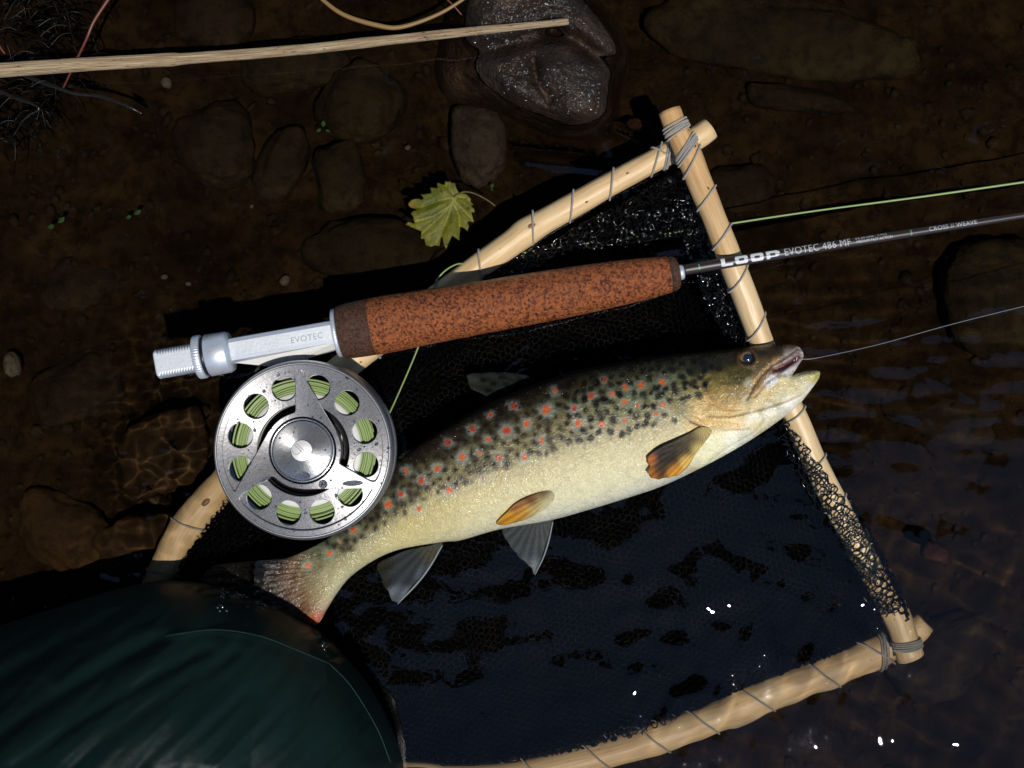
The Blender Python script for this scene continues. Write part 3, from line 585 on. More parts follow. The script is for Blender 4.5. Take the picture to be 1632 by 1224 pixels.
def hexnet(poly, cell, warp, wscale, hf, rad, seed, rot=.3, keep=None, aspect=1.0):
    x0 = min(p[0] for p in poly) - 60; x1 = max(p[0] for p in poly) + 60; y0 = min(p[1] for p in poly) - 60; y1 = max(p[1] for p in poly) + 60
    cx, cy = (x0 + x1) / 2, (y0 + y1) / 2; R = math.hypot(x1 - x0, y1 - y0) / 2; s3 = math.sqrt(3) / 2
    n = int(R / cell) + 2
    i, j = np.meshgrid(np.arange(-n, n + 1), np.arange(-n, n + 1)); i = i.ravel(); j = j.ravel()
    # honeycomb: two points per cell
    ax = (i + .5 * (j % 2)) * cell; ay = j * s3 * cell * aspect
    a = np.stack([ax, ay + cell * .289 * aspect], 1); b = np.stack([ax, ay - cell * .289 * aspect], 1)
    ida = {}; P2 = []
    W = 2 * n + 1
    def idx(i, j, k): return ((j + n) * W + (i + n)) * 2 + k
    pts = np.empty((W * W * 2, 2)); pts[0::2] = a; pts[1::2] = b
    E = [(idx(i, j, 0), idx(i, j, 1))]
    odd = j % 2
    for di in (0, -1):
        ii = i + di + odd; jj = j + 1; ok = (np.abs(ii) <= n) & (jj <= n); E.append((idx(i, j, 0)[ok], idx(ii, jj, 1)[ok]))
    E = np.concatenate([np.stack(e, 1) for e in E])
    c, s = math.cos(rot), math.sin(rot); X = pts[:, 0] * c - pts[:, 1] * s + cx; Y = pts[:, 0] * s + pts[:, 1] * c + cy
    X0 = X.copy()
    X = X + warp * pnoise(X / wscale, Y / wscale, seed) + warp * .35 * pnoise(X / wscale * 3.1, Y / wscale * 3.1, seed + 1)
    Y = Y + warp * pnoise(X0 / wscale + 40, Y / wscale, seed + 2) + warp * .35 * pnoise(X0 / wscale * 3.1, Y / wscale * 3.1, seed + 4)
    ins = inside(X, Y, poly); ok = ins[E[:, 0]] & ins[E[:, 1]]; E = E[ok]
    ln = np.hypot(X[E[:, 0]] - X[E[:, 1]], Y[E[:, 0]] - Y[E[:, 1]]); E = E[ln < cell * 2.5]
    if keep is not None: m = keep(X[E].mean(1), Y[E].mean(1)); E = E[m]
    H = hf(X, Y); p = PN(X, Y, H)[E]            # (n,2,3)
    d = p[:, 1] - p[:, 0]; d /= np.linalg.norm(d, axis=1)[:, None] + 1e-9
    a = np.cross(d, (.1, .05, 1.)); a /= np.linalg.norm(a, axis=1)[:, None] + 1e-9; b = np.cross(a, d); r = rad * S
    q = []
    for k in range(2):
        for an in (0.5, 2.6, 4.7): q.append(p[:, k] + r * (math.cos(an) * a + math.sin(an) * b))
    V = np.stack(q, 1).reshape(-1, 3); m = np.arange(len(p))[:, None] * 6
    F = np.concatenate([m + np.array([[0, 1, 4, 3]]), m + np.array([[1, 2, 5, 4]]), m + np.array([[2, 0, 3, 5]])])
    return V, F
def frame_h(x, y):
    h = np.interp(y, [250, 500, 700, 900, 1000], [25, 20, 6, -14, -30]); return h
def bag_h(x, y):
    d = dist_poly(x, y, NP, True); sag = 1 - np.exp(-d / 60.)
    return -8 - 95 * sag + 14 * fbm(x / 130., y / 110., 61, 3) * sag
def netpart(name, lst, lab=None, mt='net'):
    V = []; F = []; n = 0
    for v, f in lst: V.append(v); F.append(f + n); n += len(v)
    mesh(name, np.vstack(V), np.vstack(F), M[mt], net, kind='stuff', label=lab)
M['net_sub1'] = simple('submerged_black_mesh', (.003, .003, .0035), .35, 0, Specular_IOR_Level=.12)
netpart('mesh_bag', [hexnet(NP, 10.5, 7, 70, bag_h, .95, 71)], mt='net_sub1')
netpart('mesh_bag', [hexnet(NP, 10.5, 9, 55, lambda x, y: bag_h(x, y) - 14 + 8 * pnoise(x / 60., y / 60., 77), .95, 75, 1.1), hexnet(NP, 8.5, 9, 55, lambda x, y: bag_h(x, y) - 24 + 8 * pnoise(x / 50., y / 60., 78), 2.1, 79, .7)], mt='net_sub')
UP = [(1082, 272), (1040, 292), (1000, 318), (930, 352), (860, 395), (820, 412), (760, 446), (735, 470), (860, 425), (900, 400), (970, 394), (1085, 378), (1098, 410), (1120, 470), (1150, 530), (1200, 565), (1192, 520), (1165, 450), (1143, 400), (1126, 350), (1110, 300)]
glint_domes('glint_beads', [(760, 380, 1090, 450, 80), (900, 330, 1100, 420, 90), (1060, 280, 1150, 420, 60), (1110, 400, 1200, 560, 80)], lambda x, y: (RNG.uniform(16, 34) if inside(np.array([x]), np.array([y]), UP)[0] else None), net, 9)  # beads added for pinpoint sparkle on the black mesh
def crum(a, s, seed, base): return lambda x, y: base + a * fbm(x / s, y / s, seed, 3) + .015 * (1100 - x) * 0
netpart('bunched_mesh', [hexnet(UP, 9, 11, 26, crum(11, 16, 81 + k * 7, 5 + 3 * k), 1.15, 83 + k * 5, .3 + .5 * k, keep=(lambda x, y, k=k: fbm(x / 40., y / 40., 90 + k, 2) > (-.75 if k < 1 else -.3 + .08 * k))) for k in range(5)], 'dense wet black mesh bunched in the upper corner')
STR = [(1250, 664), (1262, 682), (1284, 704), (1312, 746), (1336, 778), (1366, 819), (1390, 860), (1412, 893), (1430, 928), (1450, 981), (1398, 984), (1376, 952), (1358, 904), (1338, 868), (1322, 832), (1294, 800), (1272, 762), (1250, 720), (1238, 680)]
def strip_h(x, y):
    # lies over the stick: follow its rounded top on the left, drop towards the water beyond
    q = smooth_line(B_, 60); d = dist_poly(x, y, [tuple(p[:2]) for p in q]); hs = np.interp(y, [p[1] for p in B_], [p[2] for p in B_])
    R = 27.; return np.maximum(hs + np.sqrt(np.clip(R * R - np.minimum(d, R) ** 2, 0, None)) + .5, hs + 9) - .5 * np.clip(d - R, 0, None) + 1.0 * pnoise(x / 12., y / 12., 5)
netpart('mesh_edge', [hexnet(STR, 10.5, 5, 22, strip_h, 1.5, 101, .5, aspect=1.15), hexnet(STR, 10.5, 6, 26, lambda x, y: strip_h(x, y) + 2, 1.1, 105, 1.0, keep=lambda x, y: fbm(x / 24., y / 24., 6, 2) > .0)], 'mesh edge wrapped over the right stick')
CST = [(800, 1214), (870, 1196), (940, 1178), (1010, 1150), (1050, 1140), (1100, 1130), (1060, 1158), (980, 1185), (900, 1205), (800, 1228), (700, 1230), (660, 1226), (690, 1216), (760, 1219)]
OUT_ = [(1318, 745), (1345, 775), (1385, 840), (1418, 900), (1446, 960), (1450, 990), (1425, 990), (1412, 930), (1380, 870), (1350, 820), (1322, 775)]
netpart('mesh_edge', [hexnet(OUT_, 7.5, 5, 18, lambda x, y: -12 - .02 * (y - 750) - 5 * pnoise(x / 15., y / 15., k_), 1.9, 120 + k_, .4 * k_) for k_ in range(3)], 'wet dark mesh spilling outside the right stick')
netpart('mesh_hem', [hexnet(CST, 9.5, 5, 22, lambda x, y: -22 + 3 * pnoise(x / 20., y / 20., 7) + 0 * x, 1.3, 111, .2)], 'mesh hem along the submerged stick')
AST = [(770, 425), (800, 408), (850, 392), (880, 384), (905, 372), (880, 402), (840, 425), (790, 440), (740, 462), (735, 450)]
netpart('mesh_hem', [hexnet(AST, 10, 4, 22, lambda x, y: 14 - .3 * dist_poly(x, y, [p[:2] for p in A_]) + 3 * pnoise(x / 16., y / 16., 8), 1.4, 115, .2)], 'open mesh hem hanging from the upper stick')

# ------------------------------------------------------------ trout
up_e = [(318, 915), (345, 900), (400, 894), (440, 891), (464, 887), (511, 865), (545, 842), (578, 818), (603, 775), (629, 735), (666, 708), (702, 686), (752, 656), (800, 633), (862, 608), (923, 589), (989, 577), (1038, 569), (1087, 563), (1148, 557), (1185, 553), (1229, 548), (1268, 550), (1280, 561)]
lo_e = [(318, 930), (350, 952), (400, 966), (450, 980), (490, 994), (507, 994), (522, 970), (537, 946), (559, 919), (598, 892), (640, 875), (706, 864), (735, 861), (795, 844), (878, 829), (940, 812), (1002, 793), (1062, 772), (1136, 736), (1197, 701), (1249, 665), (1276, 642), (1295, 618), (1306, 602), (1307, 592)]
mouth_notch = [(1307, 592), (1300, 590), (1286, 591), (1268, 596), (1263, 598), (1268, 590), (1274, 580), (1279, 573), (1281, 568), (1280, 561)]
body_ol = np.vstack([smooth_line([(335, 906), (345, 900)] + up_e[2:], 190), np.array(mouth_notch[::-1][1:-1]), smooth_line(([(330, 944), (350, 952)] + lo_e[2:])[::-1], 190), np.array([(326, 936), (322, 924), (326, 912)])])
def fv(x, y):
    du = dist_poly(x, y, up_e); dl = dist_poly(x, y, lo_e); return du, dl
def fish_hc(x, y): return np.interp(x, [330, 385, 420, 500, 560, 700, 1000, 1130, 1250, 1310], [-30, -14, 4, 4, 4, 8, 12, 28, 64, 72])
EYE = (1190.5, 571.5)
max_up = [(1272, 556), (1258, 566), (1245, 574), (1230, 583), (1212, 600), (1200, 618), (1193, 633), (1190, 636)]
gill = [(1082, 590), (1075, 612), (1070, 636), (1080, 655), (1100, 672), (1122, 682), (1150, 686), (1195, 684)]
preop = [(1118, 600), (1124, 622), (1134, 642), (1155, 652), (1190, 652)]
jaw_l = [(1130, 662), (1165, 663), (1200, 655), (1240, 643), (1280, 627), (1300, 606)]
def fish_top(x, y, d):
    du, dl = fv(x, y); Rl = (du + dl) / 2 + 1e-6; b = .60 * Rl; el = np.sqrt(np.clip(1 - (np.clip((dl - du) / (2 * Rl), -1, 1)) ** 2, 0, 1))
    fr = sstep(1185, 1235, x); tl = 1 - sstep(470, 540, x)
    e2 = dome(d, 14); h = b * el * (1 - fr) + fr * (b * .55 * e2 + b * .45 * el * e2)
    tf = 1 - sstep(475, 575, x + .25 * (y - 900)); h = h * (1 - .86 * tf) + tf * (1 - sstep(470, 520, x)) * 1.2 * np.abs(np.sin(np.arctan2(y - 905, x - 560) * 40)) * sstep(0, 4, d)
    # operculum edge and head detail
    dg = dist_poly(x, y, gill); right = inside(x, y, gill + [(1210, 640), (1210, 560), (1090, 560)])
    h = h + np.where(right, 2.8 * np.exp(-dg / 14.), -2.0 * np.exp(-dg / 4.)) * sstep(585, 650, y) * sstep(1055, 1075, x) * (1 - fr)
    h = h - 2.8 * line_f(x, y, preop, 3) - 3.2 * line_f(x, y, jaw_l, 2.2) + 2.0 * line_f(x, y, [(p[0], p[1] + 6) for p in jaw_l], 5)
    h = h - 3.6 * line_f(x, y, max_up, 2.2) + 3.5 * line_f(x, y, [(p[0] + 9, p[1] + 7) for p in max_up[1:]], 7)
    h = h - 3.0 * line_f(x, y, [(1258, 580), (1240, 596), (1222, 608), (1212, 622), (1202, 632)], 2.2)
    h = h - 9 * line_f(x, y, [(1234, 590), (1246, 585), (1258, 578), (1270, 572)], 4)
    h = h + 2.5 * line_f(x, y, [(1225, 612), (1245, 603), (1270, 600), (1298, 596)], 4)
    for k in range(4): h = h - 1.3 * line_f(x, y, [(1108 + 8 * k, 664 + 5 * k), (1140 + 5 * k, 672 + 4 * k), (1175, 676 + 3 * k)], 1.6)
    h = h - 5.0 * np.exp(-(np.hypot(x - EYE[0], (y - EYE[1]) * 1.15) / 11.5) ** 4) + 2.2 * np.exp(-((np.hypot(x - EYE[0], (y - EYE[1]) * 1.15) - 14) / 3.) ** 2)
    h = h - 1.6 * line_f(x, y, [(1130, 735), (1160, 712), (1200, 690), (1212, 676), (1216, 668)], 2) 
    h = h + .7 * fbm(x / 14., y / 9., 121, 3) * sstep(2, 12, d)
    h = np.where(d <= 0, 0, np.maximum(h, .3)); return h
def fish_bot(x, y, d):
    du, dl = fv(x, y); Rl = (du + dl) / 2 + 1e-6; return (.55 - .47 * (1 - sstep(465, 575, x))) * Rl * np.sqrt(np.clip(1 - (np.clip((dl - du) / (2 * Rl), -1, 1)) ** 2, 0, 1)) * dome(d, 10)
reds = [(714, 706, 5), (737, 728, 5.5), (697, 747, 5), (672, 765, 5.5), (647, 750, 4.5), (639, 787, 4.5), (619, 804, 5), (668, 811, 4), (716, 782, 4.5), (771, 762, 3), (795, 729, 5.5), (763, 721, 3.5), (778, 700, 4), (753, 683, 5), (782, 661, 3.5), (807, 686, 6.5), (839, 675, 4.5), (819, 647, 5), (871, 653, 6.5), (863, 702, 4.5), (836, 729, 4.2), (884, 623, 4), (915, 650, 4.5), (922, 675, 5.5), (942, 631, 5), (959, 677, 4.8), (963, 605, 3.5), (976, 628, 4), (997, 618, 4), (1021, 614, 4.5), (1055, 609, 4.5), (995, 641, 4), (1016, 647, 4.2), (1057, 645, 4), (1045, 660, 3.6), (995, 670, 3.8), (563, 845, 4.6), (524, 882, 4.4), (491, 901, 4.2), (517, 917, 3), (541, 862, 2), (985, 684, 2.5), (1065, 678, 2.2)]
blk = []
tries = 0
cxs = np.array([random.uniform(520, 1125) for _ in range(26000)]); cys = np.array([random.uniform(555, 880) for _ in range(26000)])
cin = inside(cxs, cys, body_ol); cxs, cys = cxs[cin], cys[cin]; cdu, cdl = fv(cxs, cys); cvv = cdu / (cdu + cdl)
for x, y, v in zip(cxs.tolist(), cys.tolist(), cvv.tolist()):
    if len(blk) > 560: break
    vm = .50 if x > 960 else .47
    if x > 1060: vm = .36
    if x > 1040 and v < .05: continue
    if v > vm + random.uniform(-.06, .05) or v < .015: continue
    if x < 640 and random.random() < .5: continue
    if any((x - a) ** 2 + (y - b) ** 2 < (12.2 if x > 860 else 11.5) ** 2 for a, b, *_ in blk): continue
    if any((x - a) ** 2 + (y - b) ** 2 < (c + 6.5) ** 2 for a, b, c in reds): continue
    blk.append((x, y, random.uniform(5.0, 9.0) if x > 880 else random.uniform(4.4, 9.4), random.uniform(0, 3.1), random.uniform(.85, 1)))
blk += [(1092, 611, 6.8, 0, 1), (1109, 617, 5.8, 0, 1), (1088, 637, 5.8, 0, .9), (1075, 620, 6, 0, .9), (1075, 670, 6.5, 1.2, .8), (1056, 627, 5, 0, 1), (1135, 585, 7, .1, .9), (1146, 588, 7, 0, .9), (1110, 632, 4, 0, .5), (1121, 598, 4, 0, .6), (1130, 605, 4, 0, .5), (1000, 692, 4, 0, .8), (1013, 682, 3.5, 0, .6)]
HEAD = [(1100, 585, (40, 38, 22), 16), (1120, 575, (30, 28, 16), 16), (1150, 572, (40, 38, 20), 14), (1165, 562, (34, 28, 14), 12), (1210, 556, (38, 28, 14), 14), (1235, 556, (42, 32, 18), 10), (1262, 555, (95, 75, 45), 10), (1240, 562, (60, 46, 24), 8),
 (1175, 600, (70, 62, 30), 12), (1150, 605, (95, 85, 42), 14), (1125, 610, (110, 100, 55), 12), (1100, 620, (140, 130, 80), 12), (1085, 645, (150, 140, 100), 12), (1150, 625, (150, 125, 65), 14), (1175, 630, (150, 125, 72), 12), (1205, 585, (80, 68, 40), 8), (1215, 575, (85, 70, 42), 8), (1160, 645, (190, 155, 95), 14), (1130, 645, (200, 165, 105), 12), (1110, 655, (200, 172, 115), 12),
 (1240, 575, (160, 130, 82), 6), (1222, 592, (165, 132, 82), 7), (1210, 610, (165, 132, 84), 7), (1202, 626, (175, 145, 98), 6), (1188, 636, (195, 188, 160), 5), (1192, 610, (165, 158, 135), 5), (1206, 590, (120, 105, 80), 4),
 (1262, 564, (185, 175, 172), 8), (1274, 562, (200, 192, 190), 7), (1248, 578, (188, 176, 172), 6), (1237, 590, (190, 178, 172), 5), (1228, 598, (195, 184, 170), 5), (1277, 572, (190, 180, 178), 4), (1268, 587, (195, 188, 190), 5), (1255, 594, (200, 195, 200), 5), (1232, 604, (205, 205, 215), 6), (1225, 612, (205, 205, 210), 5),
 (1270, 602, (195, 185, 150), 8), (1295, 596, (186, 176, 122), 7), (1301, 600, (160, 150, 84), 4), (1250, 612, (198, 182, 138), 9), (1270, 618, (200, 188, 145), 9), (1230, 625, (200, 178, 128), 9), (1205, 640, (205, 182, 135), 9), (1215, 650, (190, 180, 145), 8), (1240, 635, (188, 182, 150), 9), (1285, 625, (205, 200, 185), 8), (1180, 655, (205, 185, 140), 10),
 (1150, 668, (212, 186, 130), 12), (1150, 684, (222, 204, 158), 10), (1120, 672, (205, 174, 118), 9), (1175, 672, (225, 200, 150), 8), (1200, 665, (232, 225, 205), 8), (1225, 655, (235, 230, 215), 7), (1255, 643, (235, 230, 215), 7), (1270, 635, (225, 220, 200), 6), (1230, 668, (210, 200, 170), 8), (1205, 680, (215, 200, 160), 8), (1250, 655, (205, 198, 180), 7), (1160, 690, (230, 228, 205), 10), (1190, 695, (210, 205, 185), 8), (1130, 695, (225, 218, 180), 12)]
TAIL = [(470, 930, (96, 64, 44), 22), (500, 955, (110, 72, 50), 16), (440, 945, (36, 24, 18), 24), (400, 920, (9, 8, 7), 32), (350, 925, (6, 6, 6), 30), (508, 985, (165, 46, 22), 9), (521, 962, (170, 52, 24), 7), (492, 990, (120, 46, 28), 10), (470, 978, (70, 46, 38), 14), (430, 895, (18, 17, 13), 18)]  # left end blackened: shade over the tail is put into the colour
def fish_col(x, y):
    du, dl = fv(x, y); v = du / (du + dl)
    vs_ = [0, .06, .15, .28, .41, .53, .70, .86, .95, 1]
    cs = np.array([s2l(c) for c in [(8, 7, 4), (18, 16, 9), (54, 47, 28), (96, 86, 54), (130, 118, 80), (178, 166, 126), (203, 192, 152), (206, 199, 164), (198, 193, 172), (184, 181, 166)]])
    vv = v + .03 * fbm(x / 30., y / 30., 131, 3)
    c = np.stack([np.interp(vv, vs_, cs[:, k]) for k in range(3)], 1)
    # teal grey cast between the spots of the flank
    tq = (sstep(880, 1000, x) * np.exp(-((v - .27) / .16) ** 2) * .45 + .18 * np.exp(-((v - .3) / .18) ** 2))[:, None] * (.6 + .6 * fbm(x / 16., y / 16., 132, 3).clip(-1, 1))[:, None]
    c = c * (1 - tq.clip(0, 1)) + tq.clip(0, 1) * s2l((104, 124, 100))[None]
    yl = (np.exp(-((x - 640) / 150.) ** 2) * sstep(.4, .7, v) * .6)[:, None]; c = c * (1 - yl) + yl * s2l((172, 156, 84))[None]
    tb = ((1 - sstep(560, 660, x)) * .5)[:, None]; c = c * (1 - tb) + tb * s2l((110, 112, 84))[None]
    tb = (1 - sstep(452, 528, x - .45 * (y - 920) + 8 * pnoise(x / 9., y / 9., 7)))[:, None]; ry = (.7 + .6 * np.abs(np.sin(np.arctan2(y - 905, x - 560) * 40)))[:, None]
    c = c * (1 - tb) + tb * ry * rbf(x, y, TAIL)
    hd = sstep(1082, 1108, x + 10 * pnoise(x / 20., y / 20., 3))[:, None]; hcol = rbf(x, y, HEAD) * np.interp(v, [0, .3, .5, 1], [.8, .98, 1.04, 1.0])[:, None]; c = c * (1 - hd) + hd * hcol
    gq = (np.exp(-((v - .50) / .09) ** 2) * sstep(-.1, .5, fbm(x / 9., y / 9., 138, 3)) * .5)[:, None]; c = c * (1 - gq) + gq * s2l((112, 112, 100))[None]
    gq = (sstep(.45, .6, v) * sstep(.15, .6, fbm(x / 24., y / 14., 139, 4)) * .22)[:, None]; c = c * (1 - gq) + gq * s2l((160, 156, 128))[None]
    mot = (fbm(x / 11., y / 11., 133, 3) * (1 - sstep(.35, .55, v)) * .5)[:, None]; c = c * (1 - mot.clip(-.5, .6))
    wa = 2.6 - 2.0 * sstep(1050, 1080, x); wx = x + wa * pnoise(x / 6., y / 6., 134); wy = y + wa * pnoise(x / 6., y / 6., 135)
    for (a, b, r) in reds:
        d = np.hypot(x - a + 1.5 * (wx - x), y - b + 1.5 * (wy - y)); w = (np.exp(-(d / (r * 2.2)) ** 3) * (.62 if a < 935 else .3))[:, None]
        c = c * (1 - w) + w * s2l((150, 166, 160) if b < 790 else (158, 166, 146))[None]
    for (a, b, r, th, st) in blk:
        dx = wx - a; dy = wy - b; u1 = dx * math.cos(th) + dy * math.sin(th); u2 = -dx * math.sin(th) + dy * math.cos(th)
        d = np.hypot(u1, u2 * 1.3); sh = 5 if a > 900 else 2.4
        w = (np.exp(-(d / r) ** sh) * st)[:, None]; c = c * (1 - w) + w * s2l((6, 6, 5) if a > 880 else (24, 14, 10))[None]
    for (a, b, r) in reds:
        d = np.hypot(wx - a, (wy - b)); w = np.exp(-(d / (r * 1.06)) ** 4)[:, None]; strg = .95 if r > 3 and a < 940 else (.85 if r > 3 else .55)
        c = c * (1 - w * strg) + w * strg * (s2l((208, 80, 4)) if (int(a) % 3) else s2l((176, 54, 8)))[None]
    ln = lambda pl, w, s: (line_f(x, y, pl, w) * s)[:, None]
    w = ln(gill, 1.8, .30) * sstep(600, 640, y)[:, None]; c = c * (1 - w) + w * s2l((120, 85, 45))[None]
    w = ln([(1100, 672), (1122, 682)], 2, .8); c = c * (1 - w) + w * s2l((60, 25, 12))[None]
    w = ln(max_up, 1.7, .75); c = c * (1 - w) + w * s2l((62, 42, 28))[None]
    w = ln(jaw_l, 1.2, .4); c = c * (1 - w) + w * s2l((150, 115, 60))[None]
    w = ln([(1234, 591), (1246, 586), (1256, 580), (1264, 575), (1273, 569)], 6.6, 1); c = c * (1 - w) + w * s2l((84, 20, 20))[None]
    w = ln([(1240, 592), (1250, 588), (1262, 580), (1268, 574)], 3.6, .95); c = c * (1 - w) + w * s2l((40, 10, 12))[None]
    for k in range(4):
        w = ln([(1108 + 8 * k, 664 + 5 * k), (1140 + 5 * k, 672 + 4 * k), (1175, 676 + 3 * k)], 1.5, .55); c = c * (1 - w) + w * s2l((200, 150, 60))[None]
    w = ln([(1130, 735), (1160, 712), (1200, 690), (1212, 676), (1216, 668)], 1.6, .4); c = c * (1 - w) + w * s2l((130, 120, 100))[None]
    re = np.hypot(x - EYE[0], (y - EYE[1]) * 1.12); w = np.exp(-((re - 14.5) / 2.5) ** 2)[:, None] * .6; c = c * (1 - w) + w * s2l((100, 72, 40))[None]
    w = np.exp(-(re / 12.5) ** 8)[:, None] * .9; c = c * (1 - w) + w * s2l((40, 28, 16))[None]
    return c.clip(0.001, .95)
trout = thing('trout', tuple(P(880, 740, -40)), 'spotted brown trout lying on its side in the net with mouth open', 'fish')
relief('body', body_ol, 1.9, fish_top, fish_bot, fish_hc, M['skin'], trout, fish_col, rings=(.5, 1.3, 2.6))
def bead_h(x, y):
    X = np.array([x], float); Y = np.array([y], float)
    if not inside(X, Y, body_ol)[0]: return None
    return float(surf0(X, Y)[0])
def surf0(x, y): d = dist_poly(x, y, [tuple(p) for p in body_ol], True); return fish_hc(x, y) + fish_top(x, y, d)
rb_ = []
for i_ in range(110):
    t_ = RNG.uniform(640, 1090); yb = float(np.interp(t_, [p[0] for p in up_e], [p[1] for p in up_e])); q_ = yb + RNG.uniform(9, 34); rb_.append((t_, q_, t_ + .1, q_ + .1, 1))
glint_domes('glint_beads', rb_, bead_h, trout, 21, 'bead', .8, 1.7)  # beads added for sparkles along the back
# eye
eh = float(fish_hc(np.array([EYE[0]]), 0)[0] + fish_top(np.array([EYE[0]]), np.array([EYE[1]]), np.array([30.]))[0])
mb = MB(); mb.add(*dome_mesh(EYE[0], EYE[1], eh - 1.5, 13, 11.6, 5.0, 28, 8)); eye = mb.build('eye', simple('eye_iris', (.17, .10, .035), .12), trout)
mb = MB(); mb.add(*dome_mesh(EYE[0] + 1.0, EYE[1] - .3, eh - .1, 9.6, 8.9, 4.9, 24, 8)); mb.build('pupil', simple('eye_pupil', (.012, .022, .05), .06, 0, Coat_Weight=1.0), eye)
tm = simple('tooth', (.75, .68, .6), .2)
for i, (tx, ty) in enumerate([(1244, 588), (1248, 585), (1252, 584), (1258, 579), (1262, 578), (1266, 573), (1270, 571)]):
    mb = MB(); hh = float(fish_hc(np.array([tx]), 0)[0]) + 10; mb.add(*ptube([(tx, ty - 2, hh, 1.1), (tx - .5, ty + 1, hh + 2, .9), (tx - 1, ty + 4, hh + 3, .3)], 6, 6)); mb.build('tooth', tm, trout)
# fins
def surf(x, y):
    x = np.asarray(x, float); y = np.asarray(y, float); d = dist_poly(x, y, [tuple(p) for p in body_ol], True) * inside(x, y, body_ol); return fish_hc(x, y) + fish_top(x, y, d)
def fin(name, ol, hf, colf, rays_from, parent=trout, th=1.2, nr=14, alpha=1.0, label=None):
    ol = smooth_line(ol, 130, True); rx, ry = rays_from; rr0 = np.hypot(ol[:, 0] - rx, ol[:, 1] - ry); q0 = sstep(.55, .9, rr0 / rr0.max())
    aa = np.arctan2(ol[:, 1] - ry, ol[:, 0] - rx); jag = 1 - .045 * q0 * np.abs(np.sin(aa * nr * .9)) * (.4 + np.abs(pnoise(aa * 9, aa * 0, 3)))
    ol = np.stack([rx + (ol[:, 0] - rx) * jag, ry + (ol[:, 1] - ry) * jag], 1)
    def rid(x, y, d): return th * dome(d, 3) + .15 * th * np.abs(np.sin(np.arctan2(y - ry, x - rx) * nr)) * sstep(0, 5, d)
    def cf(x, y):
        c = colf(x, y); ray = .70 + .55 * np.abs(np.sin(np.arctan2(y - ry, x - rx) * nr)) ** 2; c = (c * ray[:, None]).clip(0, 1)
        al = (alpha(x, y) if callable(alpha) else alpha + 0 * x); return np.concatenate([c, al[:, None]], 1)
    return relief(name, ol, 2.0, rid, lambda x, y, d: .5 * dome(d, 3), hf, M['fin'], parent, cf, rings=(.8,), label=label)
fin('pectoral_fin', [(1132, 683), (1117, 680), (1098, 690), (1075, 701), (1052, 712), (1036, 723), (1030, 734), (1033, 745), (1030, 752), (1036, 762), (1044, 765), (1060, 763), (1080, 758), (1096, 744), (1108, 725), (1124, 704), (1134, 690)],
    lambda x, y: surf(x, y) + 2.5 + .07 * (1130 - x), lambda x, y: rbf(x, y, [(1125, 688, (170, 150, 95), 14), (1100, 700, (72, 62, 38), 16), (1075, 715, (44, 38, 26), 14), (1055, 722, (38, 31, 22), 12), (1038, 732, (165, 95, 40), 8), (1036, 755, (150, 92, 35), 10), (1060, 735, (44, 38, 32), 14), (1050, 748, (70, 52, 36), 8), (1075, 752, (200, 135, 50), 9), (1095, 735, (205, 165, 85), 9), (1112, 715, (200, 175, 105), 9), (1090, 715, (64, 56, 40), 10)]), (1150, 672), nr=48)
fin('pelvic_fin', [(880, 783), (868, 783), (850, 788), (828, 798), (810, 812), (797, 826), (789, 836), (800, 838), (822, 833), (845, 825), (868, 812), (884, 795)],
    lambda x, y: surf(x, y) + 2.0 + .05 * (880 - x), lambda x, y: rbf(x, y, [(870, 786, (96, 70, 36), 10), (848, 796, (96, 56, 30), 9), (825, 805, (128, 84, 48), 8), (800, 832, (172, 120, 32), 14), (835, 818, (176, 124, 48), 10), (865, 806, (190, 170, 110), 12), (850, 818, (196, 170, 100), 10)]), (900, 775), nr=30, alpha=lambda x, y: 1 - .85 * sstep(845, 882, x + .6 * (y - 790)))
wf = lambda x, y: rbf(x, y, [(845, 850, (120, 130, 135), 30), (852, 910, (190, 205, 215), 14), (870, 850, (150, 155, 155), 20)])
fin('pelvic_fin', [(800, 845), (825, 838), (860, 830), (882, 828), (876, 850), (866, 880), (853, 918), (846, 905), (828, 890), (812, 870)], lambda x, y: -14 - .28 * (y - 835), wf, (860, 810), nr=16, alpha=.38, label='pale far pelvic fin under water')
fin('anal_fin', [(706, 867), (680, 870), (650, 876), (625, 886), (600, 900), (606, 925), (618, 948), (633, 962), (655, 938), (682, 905)], lambda x, y: -12 - .25 * (y - 870),
    lambda x, y: rbf(x, y, [(690, 880, (120, 118, 98), 16), (650, 900, (84, 92, 100), 25), (640, 950, (150, 165, 185), 12), (675, 915, (140, 155, 175), 10), (610, 905, (60, 58, 42), 16)]), (700, 850), nr=16, alpha=.5)
# pale leading ray of the anal fin and the far pelvic fin
for pts in ([(705, 869, -10, 1.0), (684, 905, -22, 1.5), (658, 938, -30, 1.5), (634, 962, -36, .8)], [(881, 832, -8, 1), (875, 860, -16, 1.2), (866, 888, -24, 1.2), (853, 916, -32, .7)]):
    mb = MB(); mb.add(*ptube(pts, 20, 8)); mb.build('fin_ray', simple('pale_fin_ray', (.42, .50, .58), .4), trout)
fin('dorsal_fin', [(860, 622), (850, 602), (820, 594), (780, 592), (748, 594), (742, 606), (748, 618), (770, 630), (790, 645), (820, 640)], lambda x, y: -22 - .15 * (640 - y),
    lambda x, y: rbf(x, y, [(800, 605, (46, 54, 54), 40), (750, 605, (70, 78, 78), 14)]) * (1 - .85 * np.max([np.exp(-(((x - a) / 6.) ** 2 + ((y - b) / 4.) ** 2) ** 2) for a, b in ((786, 612), (806, 612), (770, 606), (828, 606), (800, 602), (818, 622), (792, 628), (836, 616), (778, 622))], 0))[:, None], (900, 650), nr=26, alpha=.6)

